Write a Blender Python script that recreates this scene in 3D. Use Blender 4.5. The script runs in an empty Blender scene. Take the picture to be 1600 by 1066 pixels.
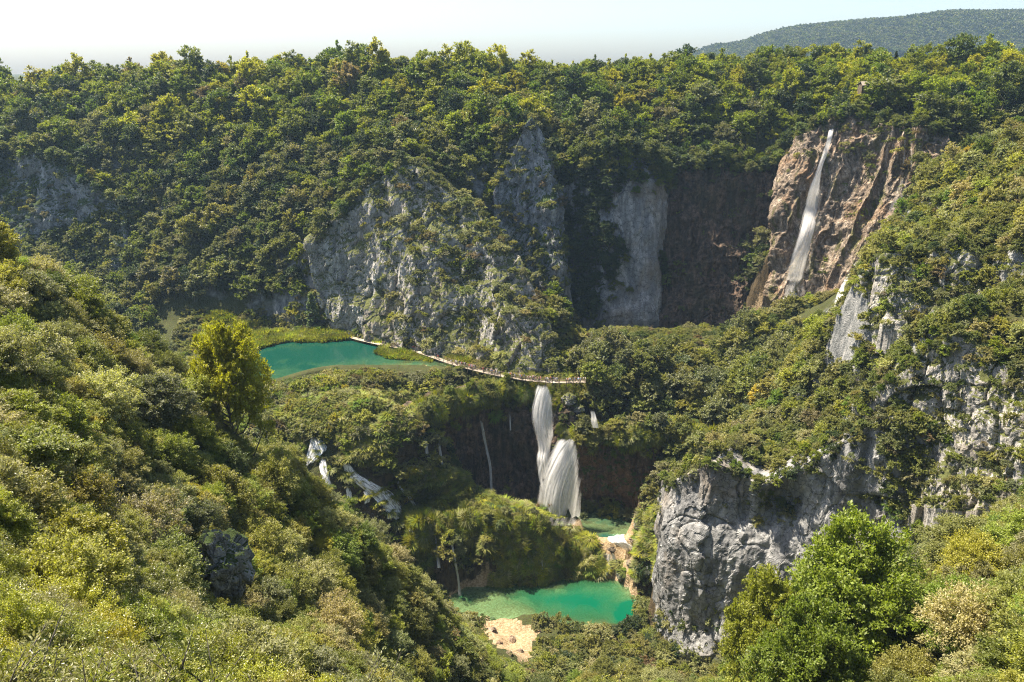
import bpy, math, random
import numpy as np
from mathutils import Vector, Matrix
from mathutils.bvhtree import BVHTree
random.seed(7); RNG = np.random.default_rng(7)
S = bpy.context.scene
COL = S.collection
R = math.radians

# ------------------------------------------------------------------ camera, sky, sun, exposure
PITCH = R(19.0); FPX = 1230.0
cam = bpy.data.objects.new('camera', bpy.data.cameras.new('camera'))
COL.objects.link(cam); S.camera = cam
cam.location = (0, 0, 0); cam.rotation_euler = (R(90) - PITCH, 0, 0)
cam.data.sensor_width = 36; cam.data.lens = 36 * FPX / 1600
cam.data.clip_start = 0.2; cam.data.clip_end = 20000
SUN = Vector((-0.48, 0.27, 1.0)).normalized()
sun_el = math.asin(SUN.z); sun_az = math.atan2(SUN.x, SUN.y)
W = bpy.data.worlds.new('World'); S.world = W; W.use_nodes = True
wn = W.node_tree; sky = wn.nodes.new('ShaderNodeTexSky'); sky.sky_type = 'NISHITA'; sky.sun_disc = False
sky.sun_elevation = sun_el; sky.sun_rotation = sun_az
sky.air_density = 1.0; sky.dust_density = 3.0; sky.ozone_density = 1.0; sky.altitude = 500
wn.links.new(sky.outputs[0], wn.nodes['Background'].inputs[0]); wn.nodes['Background'].inputs[1].default_value = 0.08
sl = bpy.data.lights.new('sun', 'SUN'); sl.energy = 5.0; sl.angle = R(0.5); sl.color = (1.0, 0.90, 0.75)
so = bpy.data.objects.new('sun', sl); COL.objects.link(so); so.rotation_euler = SUN.to_track_quat('Z', 'Y').to_euler()
so.location = (-200, 100, 300)
S.view_settings.view_transform = 'Standard'; S.view_settings.look = 'None'; S.view_settings.gamma = 1
S.view_settings.use_curve_mapping = False; S.view_settings.exposure = 1.66
cy = S.cycles; cy.max_bounces = 7; cy.diffuse_bounces = 3; cy.glossy_bounces = 2; cy.transmission_bounces = 4
cy.transparent_max_bounces = 16; cy.volume_bounces = 0; cy.use_denoising = True; cy.denoising_prefilter = 'NONE'; cy.pixel_filter_type = 'BLACKMAN_HARRIS'; cy.filter_width = 1.1; cy.caustics_reflective = False; cy.caustics_refractive = False
HAZE = 0.00008

# ------------------------------------------------------------------ pixel <-> place
CP, SP = math.cos(PITCH), math.sin(PITCH)
def ray(u, v):
    dx, dy = (u - 800) / FPX, (533 - v) / FPX
    return np.array((dx, CP + dy * SP, -SP + dy * CP))
def P(u, v, Y):
    d = ray(u, v); return d * (Y / d[1])
def PZ(u, v, z):
    d = ray(u, v); return d * (z / d[2])
def proj(p):
    x, y, z = p[..., 0], p[..., 1], p[..., 2]
    dep = y * CP - z * SP; up = y * SP + z * CP
    dep = np.where(dep > .1, dep, .1)
    return 800 + FPX * x / dep, 533 - FPX * up / dep, dep

# ------------------------------------------------------------------ noise
def _h(ix, iy, iz, s):
    n = (ix.astype(np.int64) * 374761393 + iy.astype(np.int64) * 668265263 + iz.astype(np.int64) * 2147483647 + s * 974634777) & 0xffffffff
    n = ((n ^ (n >> 13)) * 1274126177) & 0xffffffff
    n = ((n ^ (n >> 16)) * 2246822519) & 0xffffffff
    return ((n ^ (n >> 15)) & 0xffffff) / 16777215.0
def vnoise(p, s=0):
    f = np.floor(p); t = p - f; t = t * t * (3 - 2 * t)
    x, y, z = f[:, 0], f[:, 1], f[:, 2]; r = 0
    for a in (0, 1):
        wx = t[:, 0] if a else 1 - t[:, 0]
        for b in (0, 1):
            wy = t[:, 1] if b else 1 - t[:, 1]
            for c in (0, 1):
                wz = t[:, 2] if c else 1 - t[:, 2]
                r = r + wx * wy * wz * _h(x + a, y + b, z + c, s)
    return r * 2 - 1
def fbm(p, o=4, s=0, g=.5):
    r = 0; a = 1
    for i in range(o):
        r = r + a * vnoise(p * 2 ** i + i * 17.3, s + i); a *= g
    return r
def facets(p, s=0):
    """per Voronoi cell: offset with a tilt of its own, and the distance to the border"""
    f = np.floor(p); best = np.full(len(p), 9.); sec = np.full(len(p), 9.); off = np.zeros(len(p))
    for a in (-1, 0, 1):
        for b in (-1, 0, 1):
            for c in (-1, 0, 1):
                cx, cyy, cz = f[:, 0] + a, f[:, 1] + b, f[:, 2] + c
                q = np.stack((cx + _h(cx, cyy, cz, s), cyy + _h(cx, cyy, cz, s + 1), cz + _h(cx, cyy, cz, s + 2)), 1)
                d = p - q; dd = (d ** 2).sum(1)
                t = (_h(cx, cyy, cz, s + 3) - .5) * 1.2 + d[:, 0] * (_h(cx, cyy, cz, s + 4) - .5) * 1.6 + d[:, 2] * (_h(cx, cyy, cz, s + 5) - .5) * 1.6 + d[:, 1] * (_h(cx, cyy, cz, s + 6) - .5) * 1.6
                m = dd < best
                sec = np.where(m, best, np.minimum(sec, dd)); off = np.where(m, t, off); best = np.where(m, dd, best)
    return off, np.sqrt(sec) - np.sqrt(best)

# ------------------------------------------------------------------ mesh helpers
def mesh_np(name, V, F, mat=None, midx=None, smooth=False):
    me = bpy.data.meshes.new(name)
    V = np.asarray(V, np.float32); F = np.asarray(F, np.int32)
    k = F.shape[1]
    me.vertices.add(len(V)); me.vertices.foreach_set('co', V.ravel())
    me.loops.add(F.size); me.loops.foreach_set('vertex_index', F.ravel())
    me.polygons.add(len(F)); me.polygons.foreach_set('loop_start', np.arange(0, F.size, k, dtype=np.int32))
    if mat is not None:
        for m in (mat if isinstance(mat, (list, tuple)) else [mat]): me.materials.append(m)
    if midx is not None: me.polygons.foreach_set('material_index', np.asarray(midx, np.int32))
    me.update(calc_edges=True)
    if smooth: me.polygons.foreach_set('use_smooth', np.ones(len(F), bool))
    else: me.polygons.foreach_set('use_smooth', np.zeros(len(F), bool))
    return me
def link(name, me, parent=None, loc=None):
    o = bpy.data.objects.new(name, me); COL.objects.link(o)
    if loc is not None: o.location = loc
    if parent is not None: o.parent = parent
    return o
def tag(o, label=None, cat=None, group=None, kind=None, tint=None):
    if label: o['label'] = label
    if cat: o['category'] = cat
    if group: o['group'] = group
    if kind: o['kind'] = kind
    if tint is not None: o['tint'] = tuple(float(t) for t in tint)
    return o
def grid_faces(n, m):
    i, j = np.meshgrid(np.arange(n - 1), np.arange(m - 1), indexing='ij')
    a = (i * m + j).ravel(); return np.stack((a, a + 1, a + m + 1, a + m), 1)
def tube(pts, rad, k=5):
    pts = np.asarray(pts, float); n = len(pts); V = []; F = []
    for i in range(n):
        t = pts[min(i + 1, n - 1)] - pts[max(i - 1, 0)]; t = t / (np.linalg.norm(t) + 1e-9)
        a = np.cross(t, (0.31, .95, .05) if abs(t[2]) > .5 else (0, 0, 1.)); a /= np.linalg.norm(a) + 1e-9; b = np.cross(t, a)
        for q in range(k):
            w = 2 * math.pi * q / k; V.append(pts[i] + rad[i] * (a * math.cos(w) + b * math.sin(w)))
    for i in range(n - 1):
        for q in range(k): F.append((i * k + q, i * k + (q + 1) % k, (i + 1) * k + (q + 1) % k, (i + 1) * k + q))
    return np.array(V), np.array(F, np.int32)
def join_np(parts):
    V = []; F = []; o = 0
    for v, f in parts: V.append(v); F.append(f + o); o += len(v)
    return np.concatenate(V), np.concatenate(F)

# ------------------------------------------------------------------ materials
class NT:
    def __init__(s, name):
        s.m = bpy.data.materials.new(name); s.m.use_nodes = True; s.t = s.m.node_tree; s.b = s.t.nodes['Principled BSDF']; s.out = s.t.nodes['Material Output']
    def n(s, typ, **kw):
        x = s.t.nodes.new(typ)
        for k, v in kw.items():
            if k.startswith('i_'): x.inputs[int(k[2:]) if k[2:].isdigit() else k[2:].replace('_', ' ')].default_value = v
            else: setattr(x, k, v)
        return x
    def l(s, a, b): s.t.links.new(a, b)
    def pos(s, scale=(1, 1, 1), co=None):
        g = s.n('ShaderNodeNewGeometry') if co is None else None
        m = s.n('ShaderNodeMapping'); m.inputs['Scale'].default_value = scale
        s.l(g.outputs['Position'] if co is None else co, m.inputs[0]); return m.outputs[0]
    def noise(s, sc, det=4, rough=.6, vec=None, dist=0):
        x = s.n('ShaderNodeTexNoise'); x.inputs['Scale'].default_value = sc; x.inputs['Detail'].default_value = det
        x.inputs['Roughness'].default_value = rough; x.inputs['Distortion'].default_value = dist
        if vec is not None: s.l(vec, x.inputs['Vector'])
        return x.outputs['Fac']
    def ramp(s, f, stops):
        x = s.n('ShaderNodeValToRGB'); e = x.color_ramp.elements
        while len(e) < len(stops): e.new(.5)
        for i, (p, c) in enumerate(stops): e[i].position = p; e[i].color = (*c, 1) if len(c) == 3 else c
        s.l(f, x.inputs[0]); return x.outputs[0]
    def mix(s, f, a, b, mode='MIX'):
        x = s.n('ShaderNodeMix', data_type='RGBA', blend_type=mode)
        for sock, v in ((x.inputs[0], f), (x.inputs[6], a), (x.inputs[7], b)):
            if hasattr(v, 'links') or hasattr(v, 'is_linked'): s.l(v, sock)
            else: sock.default_value = v if not isinstance(v, tuple) else ((*v, 1) if len(v) == 3 else v)
        return x.outputs[2]
    def math(s, op, a, b=0.):
        x = s.n('ShaderNodeMath', operation=op)
        for sock, v in ((x.inputs[0], a), (x.inputs[1], b)):
            if hasattr(v, 'is_linked'): s.l(v, sock)
            else: sock.default_value = v
        return x.outputs[0]
    def bump(s, h, st, d=.2):
        x = s.n('ShaderNodeBump'); x.inputs['Strength'].default_value = st; x.inputs['Distance'].default_value = d
        s.l(h, x.inputs['Height']); s.l(x.outputs[0], s.b.inputs['Normal']); return x
def leaf_mat(name, trans=.38, var=.35, spec=.35, rough=.5, yellow=.35):
    t = NT(name)
    a = t.n('ShaderNodeAttribute', attribute_type='INSTANCER', attribute_name='tint')
    g = t.n('ShaderNodeNewGeometry'); oi = t.n('ShaderNodeObjectInfo')
    rp = g.outputs['Random Per Island']
    hs = t.n('ShaderNodeHueSaturation')
    hv = t.n('ShaderNodeMapRange'); t.l(oi.outputs['Random'], hv.inputs[0]); hv.inputs[3].default_value = .478; hv.inputs[4].default_value = .518
    vv = t.n('ShaderNodeMapRange'); t.l(rp, vv.inputs[0]); vv.inputs[3].default_value = 1 - var; vv.inputs[4].default_value = 1 + var * 1.3
    ov = t.n('ShaderNodeMapRange'); t.l(oi.outputs['Random'], ov.inputs[0]); ov.inputs[3].default_value = 1.25; ov.inputs[4].default_value = .75
    t.l(hv.outputs[0], hs.inputs['Hue']); t.l(t.math('MULTIPLY', vv.outputs[0], ov.outputs[0]), hs.inputs['Value']); t.l(a.outputs['Color'], hs.inputs['Color'])
    # some leaves yellowing, some with a pale underside
    w2 = t.n('ShaderNodeTexWhiteNoise', noise_dimensions='1D'); t.l(rp, w2.inputs['W'])
    yel = t.ramp(w2.outputs['Value'], [(.0, (0, 0, 0)), (.86, (0, 0, 0)), (1., (yellow,) * 3)])
    c = t.mix(yel, hs.outputs[0], (.30, .27, .06))
    t.l(c, t.b.inputs['Base Color']); t.b.inputs['Roughness'].default_value = rough; t.b.inputs['Specular IOR Level'].default_value = spec
    tr = t.n('ShaderNodeBsdfTranslucent')
    tc = t.mix(1.0, c, (1.75, 1.8, .62, 1), 'MULTIPLY'); t.l(tc, tr.inputs[0])
    ms = t.n('ShaderNodeMixShader'); ms.inputs[0].default_value = trans
    t.l(t.b.outputs[0], ms.inputs[1]); t.l(tr.outputs[0], ms.inputs[2]); t.l(ms.outputs[0], t.out.inputs[0])
    return t.m
M_LEAF = leaf_mat('leaves')
M_LEAFN = leaf_mat('glossy_leaves', trans=.35, var=.4, spec=.5, rough=.38, yellow=.5)
M_GRASS = leaf_mat('grass_blades', trans=.3, var=.3, spec=.25, rough=.6, yellow=.5)
def bark():
    t = NT('bark'); n = t.noise(6, 5, .6, t.pos((1, 1, .25)))
    t.l(t.ramp(n, [(.3, (.04, .032, .024)), (.7, (.16, .14, .115))]), t.b.inputs['Base Color']); t.b.inputs['Roughness'].default_value = .9
    t.bump(n, .6, .05); return t.m
M_BARK = bark()
def rock(name, pale, mid, dark, stain, moss, stain_amt=.5, moss_amt=.3, streak=.35, scale=1., slant=0., bumps=.8, runs=None):
    t = NT(name)
    g = t.n('ShaderNodeNewGeometry'); P0 = t.pos()
    big = t.noise(.07 * scale, 5, .6, P0, .6)
    mid_n = t.noise(.55 * scale, 8, .7, P0)
    P1 = P0
    if slant:
        m_ = t.n('ShaderNodeMapping'); m_.inputs['Rotation'].default_value = (0, slant, 0); t.l(P0, m_.inputs[0]); P1 = m_.outputs[0]
    st = t.noise(streak * scale, 6, .65, t.pos((1, 1, .12), P1), .5)
    st2 = t.noise(.9 * scale, 5, .7, t.pos((1, 1, .07), P1))
    c = t.ramp(mid_n, [(.32, dark), (.45, mid), (.62, pale)])
    c = t.mix(t.ramp(st, [(.42, (1, 1, 1)), (.60, (0, 0, 0))]), c, t.mix(.75, c, dark))
    c = t.mix(t.ramp(st2, [(.60, (0, 0, 0)), (.72, (.45,) * 3)]), c, pale)
    s = t.math('MULTIPLY', t.ramp(big, [(.50, (0, 0, 0)), (.66, (1, 1, 1))]), stain_amt)
    c = t.mix(s, c, stain)
    if runs:
        st3 = t.noise(.22, 5, .65, t.pos((1, 1, .10), P1), .4); c = t.mix(t.ramp(st3, [(.55, (0, 0, 0)), (.62, (.85,) * 3)]), c, runs)
    v = t.n('ShaderNodeTexVoronoi', feature='DISTANCE_TO_EDGE'); v.inputs['Scale'].default_value = .42 * scale
    wv = t.n('ShaderNodeVectorMath', operation='ADD'); t.l(P0, wv.inputs[0])
    nn = t.n('ShaderNodeTexNoise'); nn.inputs['Scale'].default_value = .5; nn.inputs['Detail'].default_value = 4; t.l(P0, nn.inputs['Vector'])
    sc = t.n('ShaderNodeVectorMath', operation='SCALE'); sc.inputs['Scale'].default_value = 3.0; t.l(nn.outputs['Color'], sc.inputs[0]); t.l(sc.outputs[0], wv.inputs[1]); t.l(wv.outputs[0], v.inputs['Vector'])
    ck = t.ramp(v.outputs['Distance'], [(0., (.35,) * 3), (.045, (1, 1, 1))])
    c = t.mix(1., c, ck, 'MULTIPLY')
    # moss and grass on ledges (flat normals) broken by noise
    sx = t.n('ShaderNodeSeparateXYZ'); t.l(g.outputs['Normal'], sx.inputs[0])
    ml = t.math('ADD', t.math('MULTIPLY', sx.outputs['Z'], 1.1), t.math('MULTIPLY', t.noise(.35, 5, .7, P0), 1.0))
    mf = t.ramp(ml, [(.95 - moss_amt, (0, 0, 0)), (1.12 - moss_amt, (1, 1, 1))])
    gr = t.ramp(t.noise(1.2, 4, .6, P0), [(.3, moss), (.7, tuple(min(1, x * 2.0) for x in moss))])
    c = t.mix(mf, c, gr)
    t.l(c, t.b.inputs['Base Color']); t.b.inputs['Roughness'].default_value = .9; t.b.inputs['Specular IOR Level'].default_value = .2
    h = t.math('ADD', t.noise(1.1, 8, .75, P0), t.math('MULTIPLY', st2, .5))
    t.bump(h, bumps, 1.2); return t.m
M_LIME = rock('limestone', (.56, .525, .47), (.39, .365, .325), (.18, .172, .16), (.29, .235, .165), (.06, .065, .02), .6, -.04, bumps=.6)
M_LIMED = rock('weathered_limestone', (.44, .44, .44), (.29, .295, .30), (.12, .125, .13), (.20, .17, .13), (.03, .045, .012), .4, .05)
M_TUFA = rock('brown_tufa', (.24, .16, .10), (.12, .075, .045), (.03, .023, .016), (.17, .09, .03), (.03, .045, .008), .6, .0, .5)
M_TUFAD = rock('dark_wet_tufa', (.24, .16, .11), (.11, .075, .05), (.03, .024, .018), (.05, .05, .022), (.02, .035, .01), .5, -.05, .5)
M_TRAV = rock('pale_travertine', (.47, .385, .295), (.235, .175, .12), (.065, .05, .036), (.27, .15, .07), (.09, .09, .025), .5, -.14, .6, slant=.29, runs=(.105, .10, .032))
M_GORGE = rock('smooth_limestone', (.40, .39, .37), (.26, .258, .25), (.12, .12, .12), (.19, .145, .095), (.035, .05, .012), .55, -.12, .3, bumps=.45)
def ground():
    t = NT('forest_floor'); P0 = t.pos(); n = t.noise(.25, 6, .65, P0); f = t.noise(2.2, 5, .6, P0)
    c = t.mix(t.ramp(f, [(.35, (0, 0, 0)), (.65, (1, 1, 1))]), t.ramp(n, [(.3, (.03, .045, .012)), (.7, (.075, .085, .025))]), (.045, .04, .02))
    g = t.n('ShaderNodeNewGeometry'); sx = t.n('ShaderNodeSeparateXYZ'); t.l(g.outputs['Normal'], sx.inputs[0])
    ms = t.math('ADD', sx.outputs['Z'], t.math('MULTIPLY', t.noise(.12, 5, .6, P0), .6))
    rk = t.ramp(t.noise(.6, 7, .7, t.pos((1, 1, .4))), [(.35, (.07, .075, .075)), (.55, (.22, .22, .21)), (.7, (.38, .36, .33))])
    wa = t.n('ShaderNodeAttribute', attribute_name='wet')
    rk = t.mix(wa.outputs['Fac'], rk, t.ramp(t.noise(.9, 6, .7, t.pos((1, 1, .3))), [(.35, (.02, .018, .012)), (.6, (.09, .065, .035)), (.75, (.05, .06, .02))]))
    c = t.mix(t.ramp(ms, [(.80, (1, 1, 1)), (.93, (0, 0, 0))]), c, rk)
    sa = t.n('ShaderNodeAttribute', attribute_name='sand')
    sf = t.ramp(t.math('ADD', sa.outputs['Fac'], t.math('MULTIPLY', t.math('SUBTRACT', t.noise(.8, 5, .7, P0), .5), .9)), [(.42, (0, 0, 0)), (.58, (1, 1, 1))])
    c = t.mix(sf, c, t.ramp(t.noise(1.5, 6, .7, P0), [(.3, (.13, .09, .045)), (.5, (.29, .21, .12)), (.7, (.42, .34, .23))]))
    t.l(c, t.b.inputs['Base Color']); t.b.inputs['Roughness'].default_value = 1; t.b.inputs['Specular IOR Level'].default_value = .1
    t.bump(f, .8, .5); return t.m
M_GROUND = ground()
def simple(name, c, rough=.7, spec=.3, nsc=None, c2=None):
    t = NT(name)
    if nsc: t.l(t.ramp(t.noise(nsc, 5, .6, t.pos()), [(.3, c), (.7, c2)]), t.b.inputs['Base Color'])
    else: t.b.inputs['Base Color'].default_value = (*c, 1)
    t.b.inputs['Roughness'].default_value = rough; t.b.inputs['Specular IOR Level'].default_value = spec; return t.m
M_WOOD = simple('weathered_wood', (.17, .135, .10), .85, .2, .35, (.42, .36, .28))
M_WOODD = simple('dark_wood', (.10, .075, .05), .8, .2, 2, (.20, .15, .10))

def water_mat(name, shallow, mid, deep, veil, opq=.72, vary=6.):
    """a water surface: see-through at the rim, milky green where the bed drops (the mesh carries the depth)"""
    t = NT(name)
    a = t.n('ShaderNodeAttribute', attribute_name='depth'); P0 = t.pos()
    d = t.math('ADD', a.outputs['Fac'], t.math('MULTIPLY', t.math('SUBTRACT', t.noise(.09, 5, .65, P0, 1.5),   .5), vary))
    dn = t.math('DIVIDE', d, 6.0)
    c = t.ramp(dn, [(.0, shallow), (.3, mid), (.75, deep)])
    df = t.n('ShaderNodeBsdfDiffuse'); t.l(c, df.inputs[0])
    tr = t.n('ShaderNodeBsdfTransparent'); tr.inputs[0].default_value = (.62, .92, .78, 1)
    op = t.ramp(dn, [(.0, (veil,) * 3), (.3, (opq,) * 3), (.75, (.95,) * 3)])
    m1 = t.n('ShaderNodeMixShader'); t.l(op, m1.inputs[0]); t.l(tr.outputs[0], m1.inputs[1]); t.l(df.outputs[0], m1.inputs[2])
    gl = t.n('ShaderNodeBsdfGlossy'); gl.inputs['Roughness'].default_value = .06
    fr = t.n('ShaderNodeFresnel'); fr.inputs[0].default_value = 1.33
    bp = t.n('ShaderNodeBump'); bp.inputs['Strength'].default_value = .25; bp.inputs['Distance'].default_value = .15
    t.l(t.noise(1.6, 4, .6, P0), bp.inputs['Height'])
    for x in (gl, fr): t.l(bp.outputs[0], x.inputs['Normal'])
    m2 = t.n('ShaderNodeMixShader'); t.l(fr.outputs[0], m2.inputs[0]); t.l(m1.outputs[0], m2.inputs[1]); t.l(gl.outputs[0], m2.inputs[2])
    t.l(m2.outputs[0], t.out.inputs[0]); return t.m
M_LAKE = water_mat('lake_water', (.09, .125, .05), (.026, .085, .045), (.005, .045, .031), .35, vary=8.)  # strong random tone patches stand in for the cliffs' reflections
M_POOL = water_mat('emerald_water', (.15, .16, .06), (.030, .115, .045), (.001, .080, .040), .06, .50, 3.0)
M_PLUNGE = water_mat('plunge_water', (.16, .17, .07), (.05, .10, .05), (.015, .06, .045), .2)  # muted green water of the plunge and far pools
def fall_mat(name, dens=.5, col=(.90, .88, .85), sx=1.6, sy=.10, soft=.16, thru=.5):
    t = NT(name)
    uv = t.n('ShaderNodeUVMap'); sp = t.n('ShaderNodeSeparateXYZ'); t.l(uv.outputs[0], sp.inputs[0])
    n1 = t.noise(1., 4, .6, t.pos((sx * .55, sy * .8, 1), uv.outputs[0]), .5)
    n2 = t.noise(1., 6, .75, t.pos((sx * 1.7, sy * 4, 1), uv.outputs[0]), .4)
    f = t.math('ADD', t.math('MULTIPLY', n1, .6), t.math('MULTIPLY', n2, .4))
    e = t.n('ShaderNodeAttribute', attribute_name='edge')
    f = t.math('ADD', f, t.math('MULTIPLY', t.math('SUBTRACT', e.outputs['Fac'], 1.), .45))
    al = t.ramp(f, [(.62 - dens * .40, (0, 0, 0)), (.70 - dens * .40 + soft, (1, 1, 1))])
    t.b.inputs['Base Color'].default_value = (*col, 1); t.b.inputs['Roughness'].default_value = .55; t.b.inputs['Specular IOR Level'].default_value = .4
    trl = t.n('ShaderNodeBsdfTranslucent'); trl.inputs[0].default_value = (*col, 1)
    m0 = t.n('ShaderNodeMixShader'); m0.inputs[0].default_value = thru; t.l(t.b.outputs[0], m0.inputs[1]); t.l(trl.outputs[0], m0.inputs[2])
    tr = t.n('ShaderNodeBsdfTransparent'); m1 = t.n('ShaderNodeMixShader')
    t.l(al, m1.inputs[0]); t.l(tr.outputs[0], m1.inputs[1]); t.l(m0.outputs[0], m1.inputs[2]); t.l(m1.outputs[0], t.out.inputs[0])
    t.bump(n2, .6, .3)
    return t.m
M_FALL = fall_mat('falling_water', 1.0, (.95, .94, .92), soft=.26, thru=.55)
M_MIST = fall_mat('thin_falling_water', .34, (.84, .81, .76), 1.2, .06, soft=.34)
M_FAN = fall_mat('broken_falling_water', .92, (.95, .94, .92), 1.1, .07, soft=.30, thru=.5)
M_TALL = fall_mat('wispy_falling_water', .74, (.94, .92, .89), 1.3, .05, soft=.34, thru=.4)
M_RIB = fall_mat('ribbon_water', .8, (.9, .9, .88), 2.5, .12, soft=.3, thru=.6)
M_SPRAY = fall_mat('drifting_spray', .34, (.86, .83, .78), .5, .05, soft=.7)
M_VEIL = fall_mat('spray_veil', .02, (.7, .68, .65), 1.0, .04)
M_CASC = fall_mat('broken_cascade_water', .60, (.93, .93, .92), 2.6, .40, soft=.08, thru=.1)
M_FOAM = fall_mat('white_cascade', .78, (.93, .93, .92), 1.1, .45, soft=.10, thru=.06)

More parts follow.
